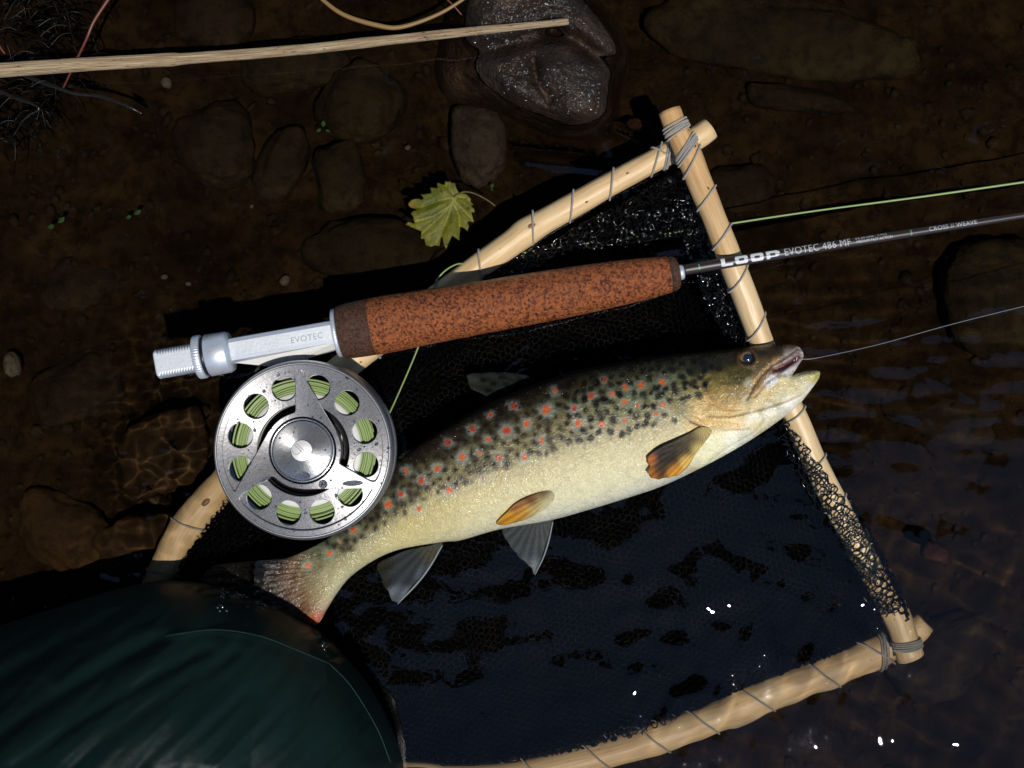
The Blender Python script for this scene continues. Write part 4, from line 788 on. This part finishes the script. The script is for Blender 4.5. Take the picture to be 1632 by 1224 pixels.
# ------------------------------------------------------------ fly rod
AX0 = np.array(P(540, 530, 88)); AX1 = np.array(P(1085, 434, 88)); RD = (AX1 - AX0) / np.linalg.norm(AX1 - AX0)
RS = np.array((-RD[1], RD[0], 0.)); RU = np.array((0, 0, 1.)); KH = float(KK(88))
def rpt(px): return AX0 + RD * ((px - 540) / (1085 - 540)) * np.linalg.norm(AX1 - AX0)
rod = thing('fly_rod', tuple(P(600, 520, 45)), 'fly fishing rod with brown cork handle and silver reel seat lying across the net', 'fishing rod')
def lathe(name, prof, mat, parent=rod, sides=48, disp=None, prf=None, flat=False, label=None):
    p = np.array([rpt(a) for a, r in prof]); mb = MB(); mb.add(*tube(p, np.array([r for a, r in prof]) * KH * S, sides, disp=disp, prof=prf)); return mb.build(name, M[mat], parent, flat=flat, label=label)
hp = smooth_line([(592, 45.5), (620, 46), (660, 44.5), (720, 43), (790, 41.5), (850, 41), (910, 39.5), (960, 37.5), (1010, 34.5), (1045, 31.5), (1066, 29)], 90)
lathe('cork_handle', [tuple(q) for q in hp], 'cork', disp=lambda s, a: .5 * pnoise(s / 25. + 0 * a, a * 2, 3))
lathe('dark_cork_ring', [(541, 34), (541.2, 40.5), (544, 42.5), (560, 44.5), (580, 45.3), (592, 45.3), (592.2, 40)], 'cork_dark')
lathe('dark_cork_ring', [(1065.8, 24), (1066, 28.8), (1074, 27.5), (1079, 25), (1082, 19), (1082.2, 10)], 'cork_dark')
lathe('winding_check', [(1082, 12), (1082.3, 12.6), (1087, 12), (1089.5, 10.5), (1090, 8)], 'silver')
knurl = lambda n, d: (lambda s, a: d * np.sign(np.sin(a * n)))
lathe('end_flange', [(533.5, 10), (533.6, 37), (534.5, 38.5), (539.5, 38.5), (540.5, 37), (540.6, 10)], 'silver', sides=180, disp=lambda s, a: .35 * np.sin(a * 60))
# reel seat bar: flat topped bar with chamfers
def bar(name, x0, x1, prof2, mat, parent=rod, label=None, bev=.8, y0s=1.0):
    a, b = rpt(x0), rpt(x1); n = len(prof2); V = []
    for q, sc_ in ((a, .94), (a + RD * bev * S, 1), (b - RD * bev * S, 1), (b, .94)):
        for (s_, u_) in prof2: V.append(q + (RS * s_ + RU * u_) * KH * S * sc_)
    F = [tuple(range(n))[::-1], tuple(3 * n + i for i in range(n))]
    for k in range(3):
        for i in range(n): j = (i + 1) % n; F.append((k * n + i, k * n + j, (k + 1) * n + j, (k + 1) * n + i))
    return mesh(name, V, F, M[mat], parent, flat=True, label=label, tc=np.array(V) / S)
octp = [(21, 2), (19.5, 9), (13.5, 12.5), (-9, 12.5), (-15, 9.5), (-19.5, -2), (-20, -9), (-12, -16), (12, -16), (20, -8)]
bar('reel_seat', 360, 534, octp, 'silver')
thr = []
x = 252.0; thr += [(250, 10), (250.2, 21), (252, 23.5), (255.5, 23.5), (256.5, 21.5)]; x = 257
while x < 316: thr += [(x, 20.3), (x + 1.0, 20.6), (x + 2.1, 23.6), (x + 3.1, 23.6), (x + 4.2, 20.4)]; x += 4.3
p = np.array([rpt(a) for a, r in thr]); V, F, T = tube(p, np.array([r for a, r in thr]) * KH * S, 56)
rel = V - AX0; hu = rel @ RU; su = rel @ RS; lim = 13.0 * S; lim2 = -13 * S
V = V - RU * np.clip(hu - lim, 0, None)[:, None]; ff = MB(); ff.add(V, F, T); ff.build('threaded_end', M['silver'], rod)
lathe('lock_ring', [(313, 15), (313.1, 33), (314.5, 34.5), (324, 34.5), (325.5, 33), (326, 20)], 'silver', sides=200, disp=lambda s, a: .5 * np.sin(a * 50))
lathe('lock_groove', [(325.5, 20), (325.6, 31), (332, 31), (332.1, 20)], 'black')
lathe('sliding_hood', [(331, 15), (331.1, 32), (332.6, 33.6), (364, 33.0), (366, 31.8), (366.3, 31), (369, 30.5), (369.2, 18)], 'silver', sides=64)
# blank
BL = [(1088, 430.5, 88, 8.5), (1120, 425, 88, 9), (1180, 415, 88, 8.8), (1260, 402, 88, 8.3), (1400, 379.5, 88, 7.2), (1520, 360.5, 88, 6.2), (1632, 343, 88, 5.2), (1760, 323, 88, 4.6)]
mb = MB(); mb.add(*ptube(BL, 140, 24)); mb.build('blank', M['blank'], rod)
def text_mesh(s, size, sx=1.0, shear=0.0, weight=0.0, spacing=1.0):
    cu = bpy.data.curves.new('lettering', 'FONT'); cu.body = s; cu.size = size; cu.shear = shear; cu.offset = weight; cu.space_character = spacing; cu.resolution_u = 3; cu.fill_mode = 'FRONT'
    o = bpy.data.objects.new('lettering', cu); C.objects.link(o); dg = bpy.context.evaluated_depsgraph_get()
    me = bpy.data.meshes.new_from_object(o.evaluated_get(dg)); bpy.data.objects.remove(o); bpy.data.curves.remove(cu)
    bm = bmesh.new(); bm.from_mesh(me); bpy.data.meshes.remove(me)
    for v in bm.verts: v.co.x *= sx
    return bm
def on_rod(bm, x0, x1, yc, height, mat, name='lettering', lift=.35):
    """lay flat letters (bmesh, x along, y up) on the top of the blank between photo columns x0..x1"""
    ys = [v.co.y for v in bm.verts]; xs = [v.co.x for v in bm.verts]; a, b = min(xs), max(xs); c, d = min(ys), max(ys)
    for k in range(1, 6):
        y = c + (d - c) * k / 6; bmesh.ops.bisect_plane(bm, geom=bm.verts[:] + bm.edges[:] + bm.faces[:], plane_co=(0, y, 0), plane_no=(0, 1, 0))
    q = smooth_line(BL, 400); W = PN(q[:, 0], q[:, 1], q[:, 2]); V = []
    for v in bm.verts:
        px = x0 + (v.co.x - a) / (b - a) * (x1 - x0); px2 = px; s_ = yc + ((v.co.y - c) / (d - c) - .5) * height
        cen = np.array([np.interp(px2, q[:, 0], W[:, i]) for i in range(3)]); r = np.interp(px2, q[:, 0], q[:, 3]) * KH + lift
        an = s_ / r; V.append(cen + (RS * math.sin(an) + RU * math.cos(an)) * r * S)
    F = [[v.index for v in f.verts] for f in bm.faces]; bm.free(); return mesh(name, V, F, mat, rod, flat=True)
# block logo letters, each two bars with a slit
def poly_bm(polys):
    bm = bmesh.new()
    for p in polys: bm.faces.new([bm.verts.new((x, y, 0)) for x, y in p])
    bmesh.ops.triangulate(bm, faces=bm.faces[:]); return bm
def O_(x): return [[(x + 2, 10), (x + 18, 10), (x + 20, 8), (x + 20, 5.3), (x + 14, 5.3), (x + 14, 6.6), (x + 6, 6.6), (x + 6, 5.3), (x, 5.3), (x, 8)], [(x, 4.7), (x + 6, 4.7), (x + 6, 3.4), (x + 14, 3.4), (x + 14, 4.7), (x + 20, 4.7), (x + 20, 2), (x + 18, 0), (x + 2, 0), (x, 2)]]
logo = [[(0, 10), (6.5, 10), (6.0, 3.2), (0, 0)], [(.8, 0), (6.2, 2.9), (18, 2.9), (18, 0)]] + O_(22) + O_(46.5) + [[(71, 10), (88, 10), (92, 7.5), (92, 5.3), (85, 5.3), (85, 6.6), (77, 6.6), (77, 5.3), (71, 5.3)], [(71, 4.7), (77, 4.7), (77, 3.4), (85, 3.4), (85, 4.7), (92, 4.7), (90, 2.8), (87, 2), (77, 2), (76, 0), (71, 0)]]
on_rod(poly_bm(logo), 1148, 1241, 0.5, 13.0, M['ink'])
on_rod(text_mesh('EVOTEC 486 MF', 1, spacing=1.05), 1249, 1354, 1.0, 11.5, M['ink_dim'])
on_rod(text_mesh("8'6 #4 LINE - 3 PCS", 1), 1362, 1412, 4.2, 4.2, M['ink_dim'])
on_rod(text_mesh('MEDIUM FAST ACTION', 1), 1363, 1420, -1.2, 4.2, M['ink_dim'])
on_rod(text_mesh('CROSS // WEAVE', 1, spacing=1.05), 1479, 1555, 1.0, 6.5, M['ink_dim'])
for px in (1112, 1449):
    bm = poly_bm([[(0, 0), (2, 0), (2, 10), (0, 10)]]); on_rod(bm, px, px + 2.4, 0, 9, M['green_tick'], 'green_mark')
# engraved word on the reel seat
bm = text_mesh('EVOTEC', 1, spacing=1.1); xs = [v.co.x for v in bm.verts]; ys = [v.co.y for v in bm.verts]
V = []
for v in bm.verts:
    px = 466 + (v.co.x - min(xs)) / (max(xs) - min(xs)) * 50; s_ = -5.0 + (v.co.y - min(ys)) / (max(ys) - min(ys)) * 9.5
    V.append(rpt(px) + (RS * s_ + RU * 12.62) * KH * S)
mesh('engraved_lettering', V, [[v.index for v in f.verts] for f in bm.faces], simple('engraving', (.30, .32, .36), .5, .6), rod, flat=True); bm.free()

# ------------------------------------------------------------ fly reel
RH = 126; RC = np.array(P(482, 718, RH)); KR = float(KK(RH)) * S
reel = thing('fly_reel', tuple(P(482, 718, 50)), 'round grey metal fly reel with twelve holes and green line, hanging off the rod', 'fishing reel')
def loc(v): return np.asarray(v, float) * KR + RC
def plate(name, outer, holes, z0, z1, mat, bevel=.7, parent=reel, label=None):
    cu = bpy.data.curves.new(name, 'CURVE'); cu.dimensions = '2D'; cu.fill_mode = 'BOTH'
    for pl in [outer] + holes:
        sp = cu.splines.new('POLY'); sp.points.add(len(pl) - 1)
        for p_, q in zip(sp.points, pl): p_.co = (q[0], q[1], 0, 1)
        sp.use_cyclic_u = True
    cu.extrude = (z1 - z0) / 2 - bevel; cu.bevel_depth = bevel; cu.bevel_resolution = 1; cu.offset = -bevel
    o = bpy.data.objects.new(name, cu); C.objects.link(o); dg = bpy.context.evaluated_depsgraph_get()
    me = bpy.data.meshes.new_from_object(o.evaluated_get(dg)); bpy.data.objects.remove(o); bpy.data.curves.remove(cu)
    n = len(me.vertices); co = np.empty(n * 3); me.vertices.foreach_get('co', co); co = co.reshape(-1, 3); co[:, 2] += (z0 + z1) / 2
    # the object sits at the reel axis so that radial brushing follows the turning
    me.vertices.foreach_set('co', (co * KR).astype(np.float32).ravel()); me.materials.clear(); me.materials.append(M[mat]); me.update()
    ob = link(name, me, parent, True); ob.location = Vector(RC) - Vector(ORIG[parent.name])
    if label: ob['label'] = label
    return ob
def circ(r, n=96, cx=0, cy=0): return [(cx + r * math.cos(2 * math.pi * i / n), cy + r * math.sin(2 * math.pi * i / n)) for i in range(n)]
def pol(r, a): return (r * math.cos(R_(a)), r * math.sin(R_(a)))
def rounded(pts, rad, n=5):
    out = []; m = len(pts)
    for i in range(m):
        p, r = pts[i]; p = np.array(p)
        if not r: out.append(tuple(p)); continue
        a = np.array(pts[i - 1][0]) - p; b = np.array(pts[(i + 1) % m][0]) - p; la, lb = np.linalg.norm(a), np.linalg.norm(b)
        a = p + a / la * min(r, la * .45); b = p + b / lb * min(r, lb * .45)
        for t in np.linspace(0, 1, n): out.append(tuple((1 - t) ** 2 * a + 2 * t * (1 - t) * p + t * t * b))
    return out
pk = [((-11, 61), 4), ((-11, 100), 0), ((-12, 126), 12)] + [(pol(128, a), 0) for a in range(102, 204, 4)] + [(pol(128, 212), 5), (pol(62, 152), 0)] + [(pol(61, a), 0) for a in range(148, 104, -4)]
pk = rounded(pk, 0)
def rot(pl, d): c, s = math.cos(R_(d)), math.sin(R_(d)); return [(x * c - y * s, x * s + y * c) for x, y in pl]
pockets = [rot(pk, d) for d in (0, -120, -240)]
plate('face_plate', circ(137, 160), pockets + [circ(54, 90)], -6, 0, 'gun')
plate('pocket_plate', circ(132, 140), [circ(20, 40, *pol(103, 17 + 30 * k)) for k in range(12)] + [circ(74, 110)], -12, -6.4, 'gun')
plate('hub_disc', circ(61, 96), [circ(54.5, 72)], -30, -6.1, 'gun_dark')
def rlathe(name, prof, mat, n=120, parent=reel, disp=None, label=None):
    V = []; F = []
    for r, z in prof:
        for i in range(n):
            a = 2 * math.pi * i / n; rr = r + (disp(a, z) if disp else 0); V.append((rr * math.cos(a), rr * math.sin(a), z))
    for j in range(len(prof) - 1):
        for i in range(n): k = (i + 1) % n; F.append((j * n + i, j * n + k, (j + 1) * n + k, (j + 1) * n + i))
    me_o = mesh(name, loc(V), F, M[mat], None, tc=np.array(V)); me = me_o.data
    co = np.array(V) * KR; me.vertices.foreach_set('co', co.astype(np.float32).ravel()); me.update()
    me_o.parent = parent; ORIG[me_o.name] = ORIG[parent.name]; me_o.location = Vector(RC) - Vector(ORIG[parent.name])
    if label: me_o['label'] = label
    return me_o
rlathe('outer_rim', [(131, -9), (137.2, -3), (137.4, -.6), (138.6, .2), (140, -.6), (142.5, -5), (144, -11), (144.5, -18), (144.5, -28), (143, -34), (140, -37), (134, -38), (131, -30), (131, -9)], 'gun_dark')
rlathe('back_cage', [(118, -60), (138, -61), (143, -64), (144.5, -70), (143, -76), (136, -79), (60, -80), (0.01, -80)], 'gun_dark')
for k in range(6):
    a = 30 + 60 * k; c = pol(139, a); mb = MB(); V, F, T = tube(loc([(c[0], c[1], -78), (c[0], c[1], -36)]), np.full(2, 5.5 * KR), 12); mb.add(V, F); mb.build('cage_post', M['gun_dark'], reel)
rlathe('spool_back', [(128, -58), (126, -60), (74.5, -60), (74.2, -15), (73, -34), (62, -34)], 'black')
rlathe('arbor', [(93, -58), (93, -16), (91, -13.5), (75, -13.5), (74, -58)], 'arbor')
rlathe('knob_groove', [(54, -2), (54, -14), (44, -14)], 'black')
rlathe('knob_ring', [(52.5, -12), (51.5, -3), (50.6, .5), (49.6, 1.2), (48.6, .5), (48, -8)], 'chrome')
rlathe('knob', [(46.8, -10), (46.8, 1.0), (46, 2.4), (44, 3.2), (30, 4.6), (17.4, 5.2)], 'knob')
rlathe('knob_badge', [(16.8, 4.2), (16.8, 6.4), (16.2, 6.8), (0.01, 6.9)], 'foot')
# emblem strokes on the badge
M['etch'] = simple('etched_line', (.25, .22, .23), .45, .8)
def flat_stroke(name, pts, w, z):
    p = np.array(pts, float); t = np.gradient(p, axis=0); t /= np.linalg.norm(t, axis=1)[:, None]; n_ = np.stack([-t[:, 1], t[:, 0]], 1); n = len(p)
    V = np.vstack([np.c_[p + n_ * w, np.full(n, z)], np.c_[p - n_ * w, np.full(n, z)]]); F = [(i, i + 1, n + i + 1, n + i) for i in range(n - 1)][::1]
    mesh(name, loc(V), [f[::-1] for f in F], M['etch'], reel, flat=True)
flat_stroke('emblem_stroke', smooth_line([(-15, 0), (-12, -5), (-7, -5.5), (-3, -3), (-1, 1)], 14), .55, 7.2)
flat_stroke('emblem_stroke', smooth_line([(16, 0), (15, -4), (11, -5), (8, -3)], 12), .6, 7.2)
flat_stroke('emblem_stroke', [(-12, 10), (-1, -.5), (10, -10)], .5, 7.25)
flat_stroke('emblem_stroke', [(-9, 12), (4, 0)], .5, 7.25)
# wound line
mb = MB(); rr = random.Random(3)
for k in range(34):
    z = -17 - (k % 4) * 6 - rr.uniform(0, 4); r0 = 94 + (k // 4) * 2.2 + rr.uniform(-.8, .8) if k < 30 else rr.uniform(108, 114)
    ec = rr.uniform(0, 2.0); ph = rr.uniform(0, 6.28); a = np.linspace(0, 2 * math.pi, 90, endpoint=False)
    rad_ = r0 + ec * np.cos(a + ph) * (1 if k < 30 else 3); p = np.stack([rad_ * np.cos(a), rad_ * np.sin(a), z + 3 * np.sin(a * 2 + ph)], 1)
    V, F, T = tube(loc(p), np.full(90, 1.75 * KR), 7, closed=True); mb.add(V, F)
mb.build('wound_line', M['line'], reel, kind='stuff')
# foot and pillar
def prism(name, poly, zt, zb, mat, parent, label=None):
    """poly: (px,py) list at photo; zt, zb: heights (list or number)"""
    n = len(poly); zt = zt if isinstance(zt, (list, tuple)) else [zt] * n; zb = zb if isinstance(zb, (list, tuple)) else [zb] * n
    V = [tuple(P(x, y, h)) for (x, y), h in zip(poly, zt)] + [tuple(P(x, y, zt[i])[:2]) + (zb[i] * S,) for i, (x, y) in enumerate(poly)]
    ar = sum(poly[i][0] * poly[(i + 1) % n][1] - poly[(i + 1) % n][0] * poly[i][1] for i in range(n)); idx = list(range(n))
    if ar > 0: idx = idx[::-1]
    F = [tuple(idx), tuple(i + n for i in idx[::-1])] + [(idx[(i + 1) % n], idx[i], idx[i] + n, idx[(i + 1) % n] + n) for i in range(n)]
    return mesh(name, V, F, M[mat], parent, flat=True, tc=np.array(V) / S, label=label)
prism('reel_foot', [(371, 572), (372, 578), (426, 583.5), (427, 588), (456, 584), (486, 579), (487, 571), (537, 556), (537, 545)], [97, 88, 83, 80, 80, 80, 84, 88, 97], 60, 'foot', reel, 'bright foot plate clamped to the reel seat')
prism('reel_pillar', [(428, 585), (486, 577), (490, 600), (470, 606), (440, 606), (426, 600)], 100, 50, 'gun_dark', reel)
# water drops on the reel
dr = []
for x, y, rx, ry, ro in [(650, 360, 10, 8, 0), (580, 440, 9, 9, .4), (730, 380, 6, 9, 0), (798, 508, 5, 6, 0), (990, 375, 10, 9, .5), (535, 630, 8, 9, 0), (490, 760, 12, 7, 0), (457, 592, 9, 5, 0), (1045, 725, 13, 8, .5), (1130, 697, 13, 8, .7), (1200, 715, 8, 12, 0), (730, 640, 7, 7, 0), (757, 677, 6, 6, 0), (840, 688, 8, 5, -.6), (635, 1003, 7, 9, 0), (1155, 888, 6, 7, 0), (780, 1035, 5, 8, 0), (870, 350, 6, 4, 0), (932, 950, 7, 12, 0), (963, 1005, 8, 7, 0), (1080, 400, 6, 5, 0)]:
    dr.append((230 + x / 3.06 - 482, -(480 + y / 3.06 - 718), rx / 3.06, ry / 3.06, ro))
def dropz(x, y):
    r = math.hypot(x, y)
    if r < 46: return 5.2 - .1 * r * .5
    if r > 130: return -.5 if r < 140 else -4
    if r < 55: return None
    for k in range(12):
        c = pol(103, 17 + 30 * k)
        if math.hypot(x - c[0], y - c[1]) < 21: 
            for pq in pockets:
                if inside(np.array([x]), np.array([y]), pq)[0]: return None
    inp = any(inside(np.array([x]), np.array([y]), q)[0] for q in pockets)
    if inp: return None if r < 75 else -6.3
    return .05
for (x, y, rx, ry, ro) in dr:
    z = dropz(x, y)
    if z is None: continue
    V, F = dome_mesh(0, 0, 0, rx, ry, min(rx, ry) * .55, 16, 5, ro); V = (V - np.array(P(0, 0, 0))) / S; mesh('water_drop', loc(V + np.array([x, y, z])), F, M['drop'], reel)
for x, y, rx, ry, ro in [(770, 852, 42, 22, 0), (1016, 888, 52, 14, .05), (872, 893, 22, 22, -.7), (590, 868, 30, 9, .5)]:
    X = 230 + x / 3.06 - 482; Y = -(480 + y / 3.06 - 718); z = 4.2 if math.hypot(X, Y) < 47 else 0.1
    V, F = dome_mesh(0, 0, 0, rx / 3.06, ry / 3.06, 4.2, 22, 7, ro); V = (V - np.array(P(0, 0, 0))) / S; mesh('water_drop', loc(V + np.array([X, Y, z])), F, M['drop'], reel, label='large clear drop of water')
mb = MB(); k = 0
while k < 420:
    a = rr.uniform(0, 6.283); r = 141 * math.sqrt(rr.uniform(0, 1)); x, y = r * math.cos(a), r * math.sin(a); z = dropz(x, y); k += 1
    if z is None: continue
    q = rr.uniform(.5, 1.2) + (rr.random() ** 5) * 1.6; V, F = dome_mesh(0, 0, 0, q, q * rr.uniform(.8, 1.2), q * .6, 8, 3, 0); V = (V - np.array(P(0, 0, 0))) / S; mb.add(loc(V + np.array([x, y, z])), F)
mb.build('fine_droplets', M['drop'], reel, kind='stuff')

# ------------------------------------------------------------ fly line and leader
mb = MB()
mb.add(*ptube([(598, 700, 66, 1.3), (616, 668, 62, 1.3), (640, 616, 46, 1.3), (668, 549, 38, 1.3), (679, 508, 34, 1.3), (688, 470, 34, 1.3), (697, 446, 36, 1.3), (710, 431, 36.5, 1.3), (728, 421, 31, 1.3), (742, 420, 16, 1.5), (775, 414, 4, 1.5), (870, 397, 0, 1.5), (980, 382, 1, 1.5), (1085, 369, 6, 1.5), (1160, 357, 12, 1.6), (1300, 336, 24, 1.5), (1480, 312, 42, 1.7), (1640, 289, 60, 1.8), (1760, 272, 75, 1.8)], 240, 8))
tag(mb.build('fly_line', M['line']), 'thin pale green fly line running from reel under the handle to the right edge', 'fishing line')
mb = MB(); mb.add(*ptube([(1272, 572, 80, .5), (1284, 572.5, 80, .5), (1310, 569, 80, .5), (1400, 549, 78, .5), (1520, 516, 80, .55), (1640, 486, 84, .6), (1760, 456, 90, .6)], 80, 6))
tag(mb.build('leader_line', M['leader']), 'very thin grey leader running from the fish mouth to the right edge', 'fishing line')

# ------------------------------------------------------------ kneeling angler
kol = smooth_line([(-140, 1045), (-60, 1018), (0, 997), (60, 977), (140, 952), (200, 935), (262, 925), (330, 930), (390, 948), (450, 972), (505, 1003), (550, 1045), (588, 1092), (618, 1145), (636, 1190), (645, 1230), (648, 1290), (630, 1360), (560, 1430), (420, 1480), (250, 1520), (50, 1560), (-100, 1600), (-220, 1500), (-230, 1250), (-190, 1110)], 150, True)
creases = [([(-10, 1180), (90, 1110), (190, 1050), (262, 1015)], 9, 13), ([(20, 1224), (140, 1140), (250, 1075), (330, 1035)], 8, 12), ([(110, 1224), (220, 1140), (310, 1080), (375, 1040)], 9, 10), ([(-20, 1090), (80, 1035), (160, 990), (215, 965)], 10, 10), ([(400, 1224), (450, 1180), (485, 1130), (500, 1100)], 8, 8), ([(0, 1040), (90, 985), (150, 965)], 8, 9), ([(250, 1224), (320, 1170), (390, 1110)], 9, 6), ([(560, 1070), (580, 1130), (590, 1200)], 8, 5)]
ridges = [([(90, 1090), (160, 1045), (235, 1003)], 10, 7), ([(265, 1013), (340, 1003), (410, 1013), (470, 1035), (525, 1058)], 4, 4.5), ([(525, 1058), (560, 1095), (600, 1160), (620, 1210)], 4, 4.5), ([(520, 1060), (522, 1090), (505, 1120)], 4, 4)]
def ktop(x, y, d):
    h = 300 * dome(d, 330) ** 1.0
    q = sstep(0, 40, d)
    for pl, w, a in creases: h = h - .55 * a * line_f(x, y, pl, w * 1.3) * q
    for pl, w, a in ridges: h = h + .6 * a * line_f(x, y, pl, w * 1.2) * q
    return h + 5 * fbm(x / 70. + y / 90., (x + y * 1.3) / 130., 141, 3) * q + .25 * np.clip(400 - x, 0, 600) * sstep(20, 250, d)
knee = thing('person', tuple(P(300, 1250, -150)), 'kneeling angler of whom only a knee in dark green waders shows', 'person')
def mud(x, y):
    m1 = np.exp(-((x - 312) / 30.) ** 2 - ((y - 938 - .1 * (x - 312)) / 9.) ** 2) + .8 * line_f(x, y, [(495, 1008), (522, 1028), (535, 1050)], 10) + .35 * line_f(x, y, [(350, 945), (430, 968), (500, 1005)], 12)
    m1 = m1 * sstep(-.1, .35, fbm(x / 26. + y / 40., y / 8., 161, 3) + .1); return np.stack([m1, m1, m1], 1).clip(0, 1)
relief('wader_leg', kol, 4, ktop, lambda x, y, d: 190 * dome(d, 60), lambda x, y: -20 + 0 * x, M['wader'], knee, mud, rings=(1, 3, 7))
def knee_h(x, y):
    X = np.array([x], float); Y = np.array([y], float); k_ = [tuple(p) for p in kol]; d = dist_poly(X, Y, k_, True)
    return -20 + float(ktop(X, Y, d)[0]) if inside(X, Y, k_)[0] else None
glint_domes('glint_beads', [(352, 938, 402, 954, 46), (395, 950, 440, 972, 16), (345, 965, 365, 975, 5), (505, 1010, 535, 1045, 8)], knee_h, knee, 31, 'bead', 1.2, 2.6)  # bead cluster added for the glint at the knee's edge
mb = MB()
for pl in ([(262, 1014), (340, 1004), (410, 1013), (470, 1035), (525, 1058)], [(525, 1058), (560, 1095), (600, 1160), (622, 1215)]):
    q = smooth_line(pl, 40); d = dist_poly(q[:, 0], q[:, 1], [tuple(p) for p in kol], True); h = -21 + ktop(q[:, 0], q[:, 1], d)
    mb.add(*tube(PN(q[:, 0], q[:, 1], h), np.full(40, 1.6 * S), 8))
mb.build('seam', M['wader_seam'], knee)

# ------------------------------------------------------------ overhanging tree, its foliage mirrored dark in the water
tree = thing('overhanging_tree', (-9, 16, -.6), 'dark leafy branches hanging over the stream, seen as a black reflection in the water', 'tree')
mb = MB()
for pts, r in (([(-20, 34, -1), (-17, 28, 10), (-12, 18, 17), (-4, 6, 19)], (1.2, .9, .5, .15)), ([(-16, 25, 13), (-16, 12, 18), (-15, 0, 19)], (.5, .3, .1)), ([(-13, 20, 16), (0, 16, 20), (12, 14, 20)], (.5, .3, .1))):
    q = smooth_line([(*p, rr_) for p, rr_ in zip(pts, r)], 24); mb.add(*tube(q[:, :3], q[:, 3], 10))
mb.build('branch', M['bark'], tree)
n = 0; V = []; 
rg = np.random.default_rng(4); X = rg.uniform(-24, 24, 90000); Y = rg.uniform(-18, 24, 90000); Z = rg.uniform(13.5, 18.5, 90000)
# reflected ray from water point p climbs with slope p/6 per unit: canopy at z covers p = (X,Y) * 6/(z+6)
pxr = X * 6 / (Z + 6) / S + 816; pyr = 612 - Y * 6 / (Z + 6) / S
edge = (pyr - (1280 - .44 * pxr))              # dark above-left of this line
m_ = (edge + 190 * fbm(pxr / 150., pyr / 90., 151, 3) < 0)
sh = (X - SUN.x / SUN.z * Z, Y - SUN.y / SUN.z * Z)      # leaf shadow on the water: keep the stream in view sunlit
m_ &= ~((np.abs(sh[0]) < 3.1) & (np.abs(sh[1]) < 2.5)); m_ &= (fbm(pxr / 130., pyr / 130., 152, 2) > -.62)
X, Y, Z = X[m_][:40000], Y[m_][:40000], Z[m_][:40000]
k = len(X); c0 = np.stack([X, Y, Z], 1); a = rg.normal(size=(k, 3)); a[:, 2] *= .4; a /= np.linalg.norm(a, axis=1)[:, None]; b = np.cross(a, rg.normal(size=(k, 3)) * .4 + (0, 0, 1)); b /= np.linalg.norm(b, axis=1)[:, None]
sz = rg.uniform(.3, .6, (k, 1)); V = np.stack([c0 - a * sz, c0 + b * sz * .45, c0 + a * sz, c0 - b * sz * .45], 1).reshape(-1, 3)
mesh('foliage', V, np.arange(k * 4).reshape(-1, 4), M['canopy'], tree, kind='stuff')
